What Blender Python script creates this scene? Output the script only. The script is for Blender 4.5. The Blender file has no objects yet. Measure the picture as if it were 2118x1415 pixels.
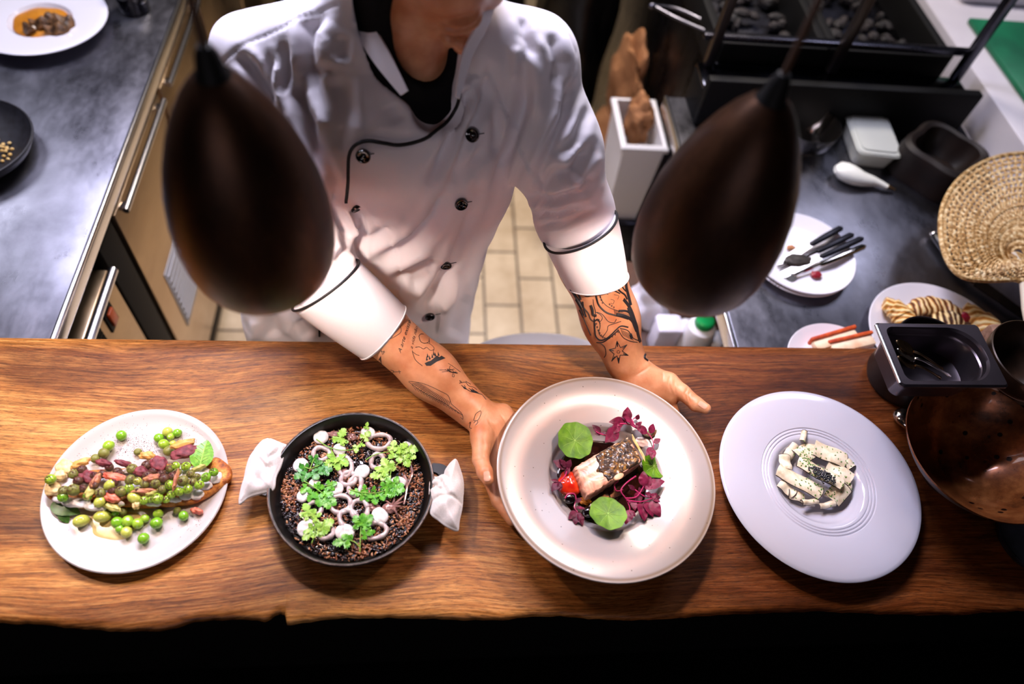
import bpy, bmesh, math, random
import numpy as np
from mathutils import Vector, Matrix, Euler
from mathutils.bvhtree import BVHTree
import openvdb
rnd = random.Random(7)
R = math.radians
col = bpy.context.scene.collection
# ------------------------------------------------------------------ camera geometry (24-25 mm lens, about 1 m above the pass)
FPX = 1469.56
_p, _r, _y = R(55.19), R(10.185), R(-11.466)
_F = np.array([0, math.cos(_p), -math.sin(_p)]); _u = np.array([0, math.sin(_p), math.cos(_p)]); _x = np.array([1., 0, 0])
_X = math.cos(_r)*_x + math.sin(_r)*_u; _U = -math.sin(_r)*_x + math.cos(_r)*_u
_M = np.array([[math.cos(_y), -math.sin(_y), 0], [math.sin(_y), math.cos(_y), 0], [0, 0, 1]])
CF, CX, CU = _M@_F, _M@_X, _M@_U
TZ = .95
CAM = np.array([0, 0, 2.0])
def ray(px, py): return CF + CX*(px-1059)/FPX - CU*(py-707.5)/FPX
def atz(px, py, z): d = ray(px, py); return Vector(CAM + d*(z-CAM[2])/d[2])
def aty(px, py, y): d = ray(px, py); return Vector(CAM + d*y/d[1])
def atx(px, py, x): d = ray(px, py); return Vector(CAM + d*x/d[0])
def atd(px, py, t): return Vector(CAM + ray(px, py)*t)
def proj(P):
    P = np.asarray(P, float) - CAM; t = P@CF
    return np.stack([1059 + FPX*(P@CX)/t, 707.5 - FPX*(P@CU)/t], -1)
# ------------------------------------------------------------------ materials
def lin(c):
    if isinstance(c, str): c = [int(c[i:i+2], 16) for i in (0, 2, 4)]
    return tuple(((v/255)/12.92 if v/255 <= .04045 else ((v/255+.055)/1.055)**2.4) for v in c) + (1,)
class NT:
    def __init__(s, name):
        s.m = bpy.data.materials.new(name); s.m.use_nodes = True; s.t = s.m.node_tree; s.n = s.t.nodes
        s.b = s.n['Principled BSDF']; s.tc = s.n.new('ShaderNodeTexCoord')
    def link(s, a, b): s.t.links.new(a, b)
    def node(s, typ, **k):
        n = s.n.new(typ)
        for a, v in k.items():
            if a in n.inputs.keys(): n.inputs[a].default_value = v
            else: setattr(n, a, v)
        return n
    def mapped(s, scale=(1, 1, 1), rot=(0, 0, 0), coord='Object'):
        m = s.node('ShaderNodeMapping'); m.inputs['Scale'].default_value = scale; m.inputs['Rotation'].default_value = rot
        s.link(s.tc.outputs[coord], m.inputs['Vector']); return m.outputs[0]
    def noise(s, vec, scale, detail=4, rough=.55, dist=0):
        n = s.node('ShaderNodeTexNoise'); n.inputs['Scale'].default_value = scale; n.inputs['Detail'].default_value = detail
        n.inputs['Roughness'].default_value = rough; n.inputs['Distortion'].default_value = dist
        s.link(vec, n.inputs['Vector']); return n.outputs['Fac']
    def ramp(s, fac, stops, interp='LINEAR'):
        n = s.node('ShaderNodeValToRGB'); e = n.color_ramp.elements; n.color_ramp.interpolation = interp
        while len(e) < len(stops): e.new(.5)
        for i, (p, c) in enumerate(stops):
            e[i].position = p; e[i].color = lin(c) if (isinstance(c, str) or len(c) == 3) else c
        s.link(fac, n.inputs[0]); return n.outputs[0]
    def mix(s, fac, a, b, mode='MIX'):
        n = s.node('ShaderNodeMix', data_type='RGBA', blend_type=mode)
        for v, i in ((fac, 0), (a, 6), (b, 7)):
            if hasattr(v, 'links') or isinstance(v, bpy.types.NodeSocket): s.link(v, n.inputs[i])
            else: n.inputs[i].default_value = v
        return n.outputs[2]
    def bump(s, h, strength=.3, dist=.002):
        n = s.node('ShaderNodeBump'); n.inputs['Strength'].default_value = strength; n.inputs['Distance'].default_value = dist
        s.link(h, n.inputs['Height']); s.link(n.outputs[0], s.b.inputs['Normal'])
def mat(name, c, rough=.5, metal=0, spec=.5, c2=None, nscale=30, bump=0, bscale=None, trans=0, sub=0, coat=0, emit=0, stretch=(1, 1, 1), dist=.002, lo=.35, hi=.65, alpha=1, sheen=0):
    t = NT(name); b = t.b
    b.inputs['Roughness'].default_value = rough; b.inputs['Metallic'].default_value = metal
    b.inputs['Specular IOR Level'].default_value = spec; b.inputs['Transmission Weight'].default_value = trans
    b.inputs['Coat Weight'].default_value = coat; b.inputs['Coat Roughness'].default_value = .08
    if sheen: b.inputs['Sheen Weight'].default_value = sheen
    if sub:
        b.inputs['Subsurface Weight'].default_value = sub; b.inputs['Subsurface Scale'].default_value = .006
        b.inputs['Subsurface Radius'].default_value = (1, .4, .25)
    v = t.mapped(stretch)
    if c2 is not None:
        f = t.noise(v, nscale, 5); t.link(t.ramp(f, [(lo, c), (hi, c2)]), b.inputs['Base Color'])
    else: b.inputs['Base Color'].default_value = lin(c)
    if emit: b.inputs['Emission Color'].default_value = lin(c); b.inputs['Emission Strength'].default_value = emit
    if bump: t.bump(t.noise(v, bscale or nscale*2, 5), bump, dist)
    return t.m
# ------------------------------------------------------------------ objects
ORIG = {}
def tag(o, label=None, cat=None, group=None, kind=None):
    if label: o['label'] = label
    if cat: o['category'] = cat
    if group: o['group'] = group
    if kind: o['kind'] = kind
    return o
def thing(name, label, cat, loc, group=None):
    o = bpy.data.objects.new(name, None); col.objects.link(o); o.empty_display_size = .02
    o.location = loc; ORIG[o.name] = Vector(loc); return tag(o, label, cat, group)
class MB:
    def __init__(s): s.v = []; s.f = []; s.mi = []; s.cur = 0
    def add(s, vs, fs):
        n = len(s.v); s.v.extend([tuple(p) for p in vs]); s.f.extend([tuple(i+n for i in f) for f in fs]); s.mi.extend([s.cur]*len(fs)); return s
    def grid(s, rings, close_u=True, cap0=False, cap1=False):
        m = len(rings[0]); vs = [p for r_ in rings for p in r_]; fs = []
        for i in range(len(rings)-1):
            for j in range(m if close_u else m-1):
                k = (j+1) % m; fs.append((i*m+j, i*m+k, (i+1)*m+k, (i+1)*m+j))
        if cap0: fs.append(tuple(reversed(range(m))))
        if cap1: fs.append(tuple(range((len(rings)-1)*m, len(rings)*m)))
        return s.add(vs, fs)
    def lathe(s, prof, c=(0, 0, 0), n=96, rx=1, ry=1, M=None, wob=None):
        rings = []
        for (r_, z) in prof:
            ring = []
            for j in range(n):
                a = 2*math.pi*j/n; q = 1+(wob(a) if wob else 0)
                p = Vector((r_*q*rx*math.cos(a), r_*q*ry*math.sin(a), z))
                ring.append((M@p if M else p)+Vector(c))
            rings.append(ring)
        return s.grid(rings, True)
    def tube(s, pts, rad, n=10, flat=1, cap=True, up=None):
        pts = [Vector(p) for p in pts]
        if not hasattr(rad, '__len__'): rad = [rad]*len(pts)
        rings = []; prev = None
        for i, p in enumerate(pts):
            d = (pts[min(i+1, len(pts)-1)]-pts[max(i-1, 0)])
            if d.length < 1e-9: d = Vector((0, 0, 1))
            d.normalize()
            if prev is None:
                h = Vector(up) if up else (Vector((0, 0, 1)) if abs(d.z) < .9 else Vector((1, 0, 0)))
                a = h-d*h.dot(d); a.normalize()
            else:
                a = prev-d*prev.dot(d)
                if a.length < 1e-6: a = d.orthogonal()
                a.normalize()
            prev = a; b = d.cross(a)
            rings.append([p+(a*math.cos(2*math.pi*j/n)*flat+b*math.sin(2*math.pi*j/n))*rad[i] for j in range(n)])
        return s.grid(rings, True, cap, cap)
    def ell(s, c, r3, M=None, nu=16, nv=10, fn=None):
        rings = []
        for i in range(nv+1):
            th = math.pi*i/nv; th = min(max(th, .02), math.pi-.02); ring = []
            for j in range(nu):
                a = 2*math.pi*j/nu
                p = Vector((r3[0]*math.sin(th)*math.cos(a), r3[1]*math.sin(th)*math.sin(a), -r3[2]*math.cos(th)))
                if fn: p = fn(p)
                ring.append((M@p if M else p)+Vector(c))
            rings.append(ring)
        return s.grid(rings, True, True, True)
    def box(s, x0, x1, y0, y1, z0, z1, bev=0, M=None, c=(0, 0, 0), seg=2):
        bm = bmesh.new(); bmesh.ops.create_cube(bm, size=1)
        for v in bm.verts: v.co = Vector((x0+(v.co.x+.5)*(x1-x0), y0+(v.co.y+.5)*(y1-y0), z0+(v.co.z+.5)*(z1-z0)))
        if bev: bmesh.ops.bevel(bm, geom=bm.edges[:], offset=bev, segments=seg, profile=.5, affect='EDGES')
        for v in bm.verts: v.co = (M@v.co if M else v.co)+Vector(c)
        bm.verts.ensure_lookup_table()
        s.add([v.co for v in bm.verts], [[v.index for v in f.verts] for f in bm.faces]); bm.free(); return s
    def prism(s, pts, z0, z1):
        n = len(pts); vs = [(p[0], p[1], z0) for p in pts]+[(p[0], p[1], z1) for p in pts]
        s.add(vs, [tuple(reversed(range(n))), tuple(range(n, 2*n))]+[(i, (i+1) % n, n+(i+1) % n, n+i) for i in range(n)]); return s
    def sheet(s, rows, th):
        """grid of points made into a slab of thickness th"""
        nr, nc = len(rows), len(rows[0]); P = [[Vector(p) for p in r_] for r_ in rows]; top = []; bot = []
        for i in range(nr):
            for j in range(nc):
                du = P[min(i+1, nr-1)][j]-P[max(i-1, 0)][j]; dv = P[i][min(j+1, nc-1)]-P[i][max(j-1, 0)]
                n_ = du.cross(dv)
                if n_.length > 1e-12: n_.normalize()
                top.append(P[i][j]+n_*th/2); bot.append(P[i][j]-n_*th/2)
        N = nr*nc; fs = []
        for i in range(nr-1):
            for j in range(nc-1):
                a = i*nc+j; fs.append((a, a+nc, a+nc+1, a+1)); fs.append((N+a, N+a+1, N+a+nc+1, N+a+nc))
        bd = [(0, j) for j in range(nc)]+[(i, nc-1) for i in range(1, nr)]+[(nr-1, j) for j in range(nc-2, -1, -1)]+[(i, 0) for i in range(nr-2, 0, -1)]
        for k in range(len(bd)):
            a = bd[k][0]*nc+bd[k][1]; b = bd[(k+1) % len(bd)]; b = b[0]*nc+b[1]; fs.append((a, b, N+b, N+a))
        return s.add(top+bot, fs)
    def mesh(s, name, mats, off, smooth=True, sharp=40):
        me = bpy.data.meshes.new(name)
        me.from_pydata([(p[0]-off[0], p[1]-off[1], p[2]-off[2]) for p in s.v], [], s.f)
        for m in (mats if isinstance(mats, (list, tuple)) else [mats]): me.materials.append(m)
        me.polygons.foreach_set('material_index', s.mi)
        bm = bmesh.new(); bm.from_mesh(me); bmesh.ops.recalc_face_normals(bm, faces=bm.faces[:]); bm.to_mesh(me); bm.free()
        if smooth:
            me.polygons.foreach_set('use_smooth', [True]*len(me.polygons))
            try: me.set_sharp_from_angle(angle=R(sharp))
            except Exception: pass
        me.update(); return me
    def build(s, name, mats, parent=None, smooth=True, label=None, origin=None, sharp=40):
        if parent is not None: off = ORIG[parent.name]
        elif origin is not None: off = Vector(origin)
        else:
            a = np.array(s.v, float); off = Vector(((a[:, 0].min()+a[:, 0].max())/2, (a[:, 1].min()+a[:, 1].max())/2, a[:, 2].min()))
        o = bpy.data.objects.new(name, s.mesh(name, mats, off, smooth, sharp)); col.objects.link(o)
        if parent is not None: o.parent = parent
        else: o.location = off
        ORIG[o.name] = Vector(off)
        if label: o['label'] = label
        return o
def struct(name, mb, m, **k): return tag(mb.build(name, m, **k), kind='structure')
def dup(o, loc=None, rot=None, scale=None, parent=None):
    c = o.copy(); col.objects.link(c); c.parent = parent
    if loc is not None: c.location = loc
    if rot is not None: c.rotation_euler = rot
    if scale is not None: c.scale = scale
    for ch in list(o.children):
        if ch is not c: dup(ch, parent=c)
    return c
def spline(pts, n=8):
    P = [Vector(p) for p in pts]
    if len(P) < 3: return [P[0].lerp(P[-1], i/n) for i in range(n+1)]
    out = []
    for i in range(len(P)-1):
        a, b, c, d = P[max(i-1, 0)], P[i], P[i+1], P[min(i+2, len(P)-1)]
        for k in range(n):
            t = k/n; out.append(.5*((2*b)+(c-a)*t+(2*a-5*b+4*c-d)*t*t+(3*b-a-3*c+d)*t**3))
    out.append(P[-1]); return out
def rotz(a): return Matrix.Rotation(a, 3, 'Z')
def frame(direction, up=(0, 0, 1)):
    x = Vector(direction).normalized(); z = Vector(up); z = (z-x*z.dot(x)).normalized(); y = z.cross(x)
    return Matrix((x, y, z)).transposed()
# ------------------------------------------------------------------ signed distance modelling for soft shapes
def smin(a, b, k):
    h = np.clip(.5+.5*(b-a)/k, 0, 1); return b*(1-h)+a*h-k*h*(1-h)
def smax(a, b, k): return -smin(-a, -b, k)
def cone(P, a, b, ra, rb, flat=None):
    """capsule with two radii; flat=(axis vector, factor) squeezes it along an axis"""
    a = np.array(a, np.float32); b = np.array(b, np.float32); d = P-a
    ab = b-a
    t = np.clip((d@ab)/(ab@ab), 0, 1); q = d-t[..., None]*ab
    if flat is not None:
        ax = np.array(flat[0], np.float32); ax = ax/np.linalg.norm(ax); k = (q@ax); q = q+(k*(flat[1]-1))[..., None]*ax
    return np.sqrt((q*q).sum(-1))-(ra+(rb-ra)*t)
def ellip(P, c, r3, M=None):
    q = P-np.array(c, np.float32)
    if M is not None: q = q@np.array(M, np.float32)
    r3 = np.array(r3, np.float32); k = np.sqrt(((q/r3)**2).sum(-1)); k2 = np.sqrt(((q/r3**2)**2).sum(-1))+1e-9
    return k*(k-1)/k2
def field(lo, hi, h):
    lo = np.array(lo); n = np.ceil((np.array(hi)-lo)/h).astype(int)+1
    g = np.indices(n).astype(np.float32)*h
    return np.stack([g[0]+lo[0], g[1]+lo[1], g[2]+lo[2]], -1)
def extract(S, lo, h):
    G = openvdb.FloatGrid(3*h); G.copyFromArray(np.clip(S, -3*h, 3*h).astype(np.float32)); G.transform = openvdb.createLinearTransform(voxelSize=h)
    p, t, q = G.convertToPolygons(isovalue=0., adaptivity=0.)
    return p+np.array(lo), [tuple(int(i) for i in f) for f in q]+[tuple(int(i) for i in f) for f in t]
def vnormals(p, f):
    a = np.array([x if len(x) == 4 else x+(x[-1],) for x in f]); n = np.cross(p[a[:, 2]]-p[a[:, 0]], p[a[:, 3]]-p[a[:, 1]])
    N = np.zeros_like(p)
    for k in range(4): np.add.at(N, a[:, k], n)
    return N/(np.linalg.norm(N, axis=1)[:, None]+1e-12)
def pldist(q, line):
    """distance of 2-D points q to a polyline and parameter along it"""
    L = np.array(line, float); best = np.full(len(q), 1e9); tt = np.zeros(len(q)); m = len(L)-1
    for i in range(m):
        a, b = L[i], L[i+1]; ab = b-a; t = np.clip(((q-a)@ab)/(ab@ab), 0, 1); d = np.hypot(*(q-a-t[:, None]*ab).T)
        w = d < best; best[w] = d[w]; tt[w] = (i+t[w])/m
    return best, tt
def inpoly(q, poly):
    x, y = q[:, 0], q[:, 1]; r = np.zeros(len(q), bool); n = len(poly); j = n-1
    for i in range(n):
        xi, yi = poly[i]; xj, yj = poly[j]
        c = ((yi > y) != (yj > y)) & (x < (xj-xi)*(y-yi)/(yj-yi+1e-12)+xi); r ^= c; j = i
    return r
BULB = 465
FOLDK = 1.4
# ================================================================== materials used by many things
def wood_mat():
    t = NT('bar wood'); b = t.b
    # warp the grain so that it follows the live edge
    w = t.noise(t.mapped((1.0, 1.6, 1)), 1.6, 2, .4)
    sep = t.node('ShaderNodeSeparateXYZ'); t.link(t.tc.outputs['Object'], sep.inputs[0])
    ad = t.node('ShaderNodeMath', operation='MULTIPLY_ADD'); t.link(w, ad.inputs[0]); ad.inputs[1].default_value = .16; t.link(sep.outputs[1], ad.inputs[2])
    cb = t.node('ShaderNodeCombineXYZ'); t.link(sep.outputs[0], cb.inputs[0]); t.link(ad.outputs[0], cb.inputs[1]); t.link(sep.outputs[2], cb.inputs[2])
    def mp(sc):
        m = t.node('ShaderNodeMapping'); m.inputs['Scale'].default_value = sc; t.link(cb.outputs[0], m.inputs[0]); return m.outputs[0]
    broad = t.noise(mp((.6, 9, 4)), 2.2, 5, .6)
    fine = t.noise(mp((4, 150, 30)), 2.4, 7, .68, .3)
    pores = t.noise(mp((28, 330, 30)), 2.2, 4, .7)
    c = t.ramp(broad, [(.28, '5a2e12'), (.42, '9a5a26'), (.54, 'c8863e'), (.7, 'e0a862')])
    c2 = t.ramp(fine, [(.36, '2c140a'), (.49, 'a2642c'), (.64, 'e4aa62')])
    c = t.mix(.55, c, c2, 'MIX')
    pr = t.ramp(pores, [(.38, (40, 24, 18)), (.52, (255, 255, 255))])
    c = t.mix(.55, c, pr, 'MULTIPLY')
    big = t.ramp(t.noise(mp((1.6, 5, 2)), 1.7, 4, .6), [(.36, (118, 92, 84)), (.56, (255, 255, 255))])
    c = t.mix(.8, c, big, 'MULTIPLY')
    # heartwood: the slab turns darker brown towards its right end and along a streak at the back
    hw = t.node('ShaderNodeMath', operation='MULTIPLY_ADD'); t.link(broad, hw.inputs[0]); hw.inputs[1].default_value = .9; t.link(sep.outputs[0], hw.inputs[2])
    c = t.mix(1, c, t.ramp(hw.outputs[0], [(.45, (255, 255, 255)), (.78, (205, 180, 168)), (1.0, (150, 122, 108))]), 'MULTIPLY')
    t.link(c, b.inputs['Base Color'])
    t.link(t.ramp(fine, [(.3, (150, 150, 150)), (.7, (195, 195, 195))]), b.inputs['Roughness'])
    b.inputs['Specular IOR Level'].default_value = .25
    t.bump(t.mix(.5, fine, pores), .35, .0015)
    return t.m
def steel_mat(name, c, c2, rough=.35, rough2=.5, stretch=(1, 1, 1), sc=6, metal=1):
    t = NT(name); b = t.b; b.inputs['Metallic'].default_value = metal
    v = t.mapped(stretch); f = t.noise(v, sc, 7, .65, .4)
    t.link(t.ramp(f, [(.3, c), (.7, c2)]), b.inputs['Base Color'])
    t.link(t.ramp(t.noise(v, sc*2.3, 6, .7), [(.3, (int(rough*255),)*3), (.7, (int(rough2*255),)*3)]), b.inputs['Roughness'])
    # roughness ramp colours are sRGB; keep them simple
    t.bump(t.noise(t.mapped((3, 60, 60)), 12, 4), .05, .001); return t.m
def tile_mat():
    t = NT('floor tiles'); b = t.b
    br = t.node('ShaderNodeTexBrick'); br.offset = .5; br.inputs['Scale'].default_value = 1
    br.inputs['Brick Width'].default_value = .25; br.inputs['Row Height'].default_value = .127; br.inputs['Mortar Size'].default_value = .005
    br.inputs['Color1'].default_value = lin('d8c4a4'); br.inputs['Color2'].default_value = lin('cdb897'); br.inputs['Mortar'].default_value = lin('6b5c4a')
    m = t.node('ShaderNodeMapping'); m.inputs['Rotation'].default_value = (0, 0, R(90)); m.inputs['Location'].default_value = (.02, -.06, 0)
    t.link(t.tc.outputs['Object'], m.inputs[0]); t.link(m.outputs[0], br.inputs['Vector'])
    d = t.ramp(t.noise(t.mapped(), 5, 6, .7), [(.3, (190, 175, 155)), (.65, (255, 255, 255))])
    t.link(t.mix(.8, br.outputs['Color'], d, 'MULTIPLY'), b.inputs['Base Color']); b.inputs['Roughness'].default_value = .38
    t.bump(br.outputs['Fac'], .3, -.002); return t.m
def plate_mat(name, base, speck, amount=.70, rough=.16, ring=None, sp_scale=260):
    t = NT(name); b = t.b; b.inputs['Roughness'].default_value = rough; b.inputs['Coat Weight'].default_value = .4; b.inputs['Coat Roughness'].default_value = .06
    vo = t.node('ShaderNodeTexVoronoi'); vo.inputs['Scale'].default_value = sp_scale; t.link(t.mapped(), vo.inputs['Vector'])
    a = t.node('ShaderNodeMath', operation='LESS_THAN'); t.link(vo.outputs['Distance'], a.inputs[0]); a.inputs[1].default_value = .16
    g = t.node('ShaderNodeMath', operation='GREATER_THAN'); g.inputs[1].default_value = amount
    s2 = t.node('ShaderNodeSeparateColor'); t.link(vo.outputs['Color'], s2.inputs[0]); t.link(s2.outputs[0], g.inputs[0])
    k = t.node('ShaderNodeMath', operation='MULTIPLY'); t.link(a.outputs[0], k.inputs[0]); t.link(g.outputs[0], k.inputs[1])
    bs = t.mix(t.noise(t.mapped(), 9, 5), lin(base), lin(ring or base))
    t.link(t.mix(k.outputs[0], bs, lin(speck)), b.inputs['Base Color']); return t.m
M = {}
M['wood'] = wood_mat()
M['steel'] = steel_mat('worktop steel', '5e5e66', '90909a', .52, .68, (1.5, .8, 1), 4)
M['steel_d'] = steel_mat('dull steel', '3c3c46', '62626c', .5, .65, (1, 2, 1), 4)
M['door_steel'] = steel_mat('door steel', 'b49c80', 'c9b294', .55, .68, (1, 1, 2), 3)
M['bright'] = mat('polished steel edge', 'e6e4e8', .22, 1)
M['chrome'] = mat('chrome', 'd8d2cc', .12, 1)
M['black'] = mat('matt black', '0a0908', .7, spec=.2)
M['blackgap'] = mat('black plastic', '050505', .6, spec=.2)
M['darkfloor'] = mat('dark painted floor', '060505', .9, spec=.05)
M['tile'] = tile_mat()
M['white_pl'] = mat('white plastic', 'e8e6e8', .4)
M['white_ledge'] = mat('white laminate', 'e2dee8', .35, c2='d4d0dc', nscale=4)
M['green'] = mat('green chopping board', '0d7a52', .45, c2='075c40', nscale=7, bump=.2)
M['green_cap'] = mat('green cap', '12a452', .4)
# ================================================================== room
f = MB().box(-3.2, 4.2, .66, 5.2, -.02, 0); struct('floor', f, M['tile'], origin=(0, 0, 0))
f = MB().box(-3.2, 4.2, -2.2, .66, -.02, 0); struct('floor_dining', f, M['darkfloor'])
wm = mat('kitchen wall', '8c857c', .7, c2='7c766e', nscale=3)
dk = mat('dark dining wall', '0b0908', .9, spec=.1)
struct('wall_back', MB().box(-3.3, 4.3, 5.2, 5.3, 0, 3.0), wm)
struct('wall_left', MB().box(-3.3, -3.2, .30, 5.2, 0, 3.0), wm)
struct('wall_right', MB().box(4.2, 4.3, .30, 5.2, 0, 3.0), wm)
struct('wall_front', MB().box(-3.3, 4.3, -2.3, -2.2, 0, 3.0), dk)
struct('wall_left_dining', MB().box(-3.3, -3.2, -2.2, .3, 0, 3.0), dk)
struct('wall_right_dining', MB().box(4.2, 4.3, -2.2, .3, 0, 3.0), dk)
struct('ceiling', MB().box(-3.3, 4.3, -2.3, 5.3, 3.0, 3.1), mat('dark ceiling', '1a1817', .9))
# ================================================================== bar: live edge slab on a black front
fe = [(-40, 1287), (0, 1286), (60, 1288), (120, 1293), (180, 1300), (240, 1303), (300, 1304), (335, 1302), (370, 1293), (400, 1285), (440, 1280), (480, 1279), (520, 1280), (545, 1283),
      (556, 1279), (566, 1271), (578, 1268), (588, 1271), (592, 1290), (600, 1291), (622, 1287), (660, 1280), (720, 1276), (800, 1276), (880, 1277), (960, 1280), (1040, 1280), (1100, 1273), (1160, 1272), (1220, 1277), (1290, 1281),
      (1360, 1279), (1420, 1275), (1480, 1270), (1560, 1267), (1640, 1264), (1700, 1262), (1760, 1265), (1840, 1268), (1920, 1270), (1990, 1270), (2060, 1264), (2118, 1262), (2200, 1264)]
FE = [atz(x, y, TZ) for x, y in fe]
def fedge(x):
    for a, b in zip(FE, FE[1:]):
        if a.x <= x <= b.x: return a.y+(b.y-a.y)*(x-a.x)/(b.x-a.x+1e-9)
    return FE[0].y if x < FE[0].x else FE[-1].y
bar = thing('bar_counter', 'long live-edge brown wooden bar counter carrying the plated dishes', 'counter', (0, .47, 0))
xs = sorted([-1.6+i*.012 for i in range(int(3.7/.012))]+[p.x for p in FE])
sl = MB(); rows = []
for x in xs:
    fy = fedge(x) + .0005*math.sin(x*210)+.0004*math.sin(x*97+1)+.0003*math.sin(x*431)
    rw = [(x, .712, TZ-.055), (x, .712, TZ-.002), (x, .710, TZ)]
    for k in range(1, 15): rw.append((x, .710+(fy+.012-.710)*k/14, TZ))
    j = .001*math.sin(x*61)+.0006*math.sin(x*173)
    rw += [(x, fy+.006, TZ-.0006), (x, fy+.002, TZ-.003), (x, fy, TZ-.008), (x, fy+.004+j, TZ-.018), (x, fy+.012+j, TZ-.032), (x, fy+.022+j, TZ-.045), (x, fy+.035, TZ-.055)]
    rows.append([Vector(p) for p in rw])
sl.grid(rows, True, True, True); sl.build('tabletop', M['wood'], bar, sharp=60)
pn = MB().box(-1.6, 2.1, .36, .40, 0, TZ-.055); pn.build('front_panel', M['black'], bar)
pn = MB().box(-1.6, 2.1, .66, .69, 0, TZ-.055); pn.build('back_panel', M['black'], bar)
# ================================================================== left fridge counter
LX = -.655
lc = thing('fridge_counter', 'stainless steel counter over fridge doors along the left side', 'counter', (-1.1, 1.4, 0))
t = MB().box(-1.7, LX-.004, .735, 3.4, .868, .9, .003); t.build('worktop', M['steel'], lc)
t = MB().tube([(LX-.004, .735, .897), (LX-.004, 3.4, .897)], .0055, 10); t.box(LX-.012, LX-.001, .735, 3.4, .862, .893, .002); t.build('edge_strip', M['bright'], lc, label='bright polished front edge of the worktop')
def door(name, y0, y1, z0, z1):
    d = MB().box(LX-.045, LX-.012, y0, y1, z0, z1, .004); o = d.build(name, M['door_steel'], lc)
    h = MB().tube([(LX+.004, y0+.02, z1-.004), (LX+.004, y1-.02, z1-.004)], .0075, 10); h.box(LX-.014, LX+.002, y0+.03, y0+.05, z1-.016, z1-.004, .002).box(LX-.014, LX+.002, y1-.05, y1-.03, z1-.016, z1-.004, .002)
    h.build('handle', M['bright'], o); return o
t = MB().box(-1.65, LX-.05, .75, 3.38, .0, .867, .004); t.build('body', M['blackgap'], lc)
door('door', 1.105, 1.515, .14, .832); d3 = door('door', 1.535, 1.95, .14, .832); door('door', 1.97, 2.4, .14, .832); door('door', 2.42, 2.9, .14, .832)
vt = MB()
for k in range(9): vt.box(LX-.012, LX-.006, 1.19, 1.38, .34+k*.022, .352+k*.022, .002)
vt.box(LX-.0125, LX-.009, 1.18, 1.39, .325, .545, .002); vt.build('vent', mat('grey vent', '9c9ca2', .4), lc, label='white slatted air vent low on the fridge door')
for y in (1.0, 3.3): MB().box(LX-.04, LX-.012, y, y+.085, 0, .84, .003).build('upright', M['blackgap'], lc)
ap = MB().box(LX-.045, LX-.008, .76, .985, .12, .80, .003); apo = ap.build('control_panel', M['door_steel'], lc)
MB().tube([(LX+.004, .77, .80), (LX+.004, .985, .80)], .0095, 10).build('handle', M['bright'], apo)
s = atx(235, 655, LX)
sw = MB().box(LX-.01, LX-.004, s.y-.021, s.y+.021, s.z-.03, s.z+.03, .002); sw.build('switch', M['blackgap'], apo)
t = MB(); t.box(LX-.006, LX+.002, s.y-.012, s.y+.012, s.z-.02, s.z+.02, .003, seg=2); t.build('rocker', mat('orange switch rocker', 'a8441c', .35), apo, label='orange rocker switch')
gr = MB()
for i in range(12):
    for j in range(11): gr.box(LX-.009, LX-.0055, s.y-.062+i*.0052-.045, s.y-.0585+i*.0052-.045, s.z-.06+j*.011, s.z-.052+j*.011)
gr.build('grille', M['blackgap'], apo, smooth=False)
# things on the left counter
def plate_thing(name, label, c, prof, m, n=128, parts=None, group=None, cat='plate'):
    """prof: closed profile list of (r, z) for top then underside; z relative"""
    mb = MB(); mb.lathe(prof, (c[0], c[1], 0), n); o = mb.build(name, m, origin=(c[0], c[1], prof[-1][1])); return tag(o, label, cat, group)
M['pl_white'] = plate_mat('white china', 'eceaf2', 'dddbe4', .95, .15)
M['pl_blue'] = mat('white porcelain', 'e2e2ee', .18, coat=.4)
M['pl_blackbowl'] = mat('black stoneware', '17161a', .5, c2='222228', nscale=60)
c = (-.935, 1.643)
z = .9
prof = [(0.0005, z+.012), (.05, z+.012), (.058, z+.014), (.066, z+.020), (.071, z+.0275), (.075, z+.028), (.10, z+.031), (.13, z+.034), (.148, z+.036), (.1505, z+.035), (.150, z+.033), (.12, z+.027), (.08, z+.018), (.066, z+.006), (.06, z), (.0005, z)]
plate_thing('soup_plate', 'wide-rimmed white plate of orange puree on the left steel counter', c, prof, M['pl_blue'])
cc = atz(105, 72, z+.02)
so = MB(); so.lathe([(.0005, z+.0265), (.03, z+.0265), (.056, z+.025), (.062, z+.0225), (.063, z+.0205), (.055, z+.014), (.0005, z+.013)], (c[0], c[1], 0), 64, wob=lambda a: .03*math.sin(3*a)+.02*math.sin(7*a))
so = so.build('puree', mat('orange puree', 'b8721c', .3, c2='d08a30', nscale=30, bump=.2)); tag(so, 'orange pumpkin puree pooled in the wide-rimmed white plate', 'puree')
mush = mat('charred mushroom', '2a1a12', .45, c2='8a6038', nscale=60, bump=.5)
for k, (x, y, sx, cl) in enumerate([(84, 48, .020, 0), (102, 42, .018, 0), (122, 44, .024, 0), (118, 60, .022, 0), (140, 50, .016, 0), (60, 60, .014, 0)]):
    p = atz(x, y, z+.034); mb = MB(); mb.ell(p, (sx*1.25, sx*.95, .010), rotz(k*1.1), 14, 8, fn=lambda q: Vector((q.x, q.y, q.z+.006*math.sin(q.x*160+k)+.004*math.cos(q.y*210))))
    tag(mb.build('charred_mushroom', mush), 'dark charred mushroom piece heaped on the orange puree', 'mushroom', 'mushrooms on the orange puree')
for x, y in ((145, 76), (70, 58)):
    p = atz(x, y, z+.028); tag(MB().ell(p, (.009, .007, .005)).build('cream_dollop', mat('cream', 'f0e4d0', .3)), 'small pale cream dollop at the %s edge of the orange puree' % ('right' if x > 100 else 'left'), 'cream')
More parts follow.
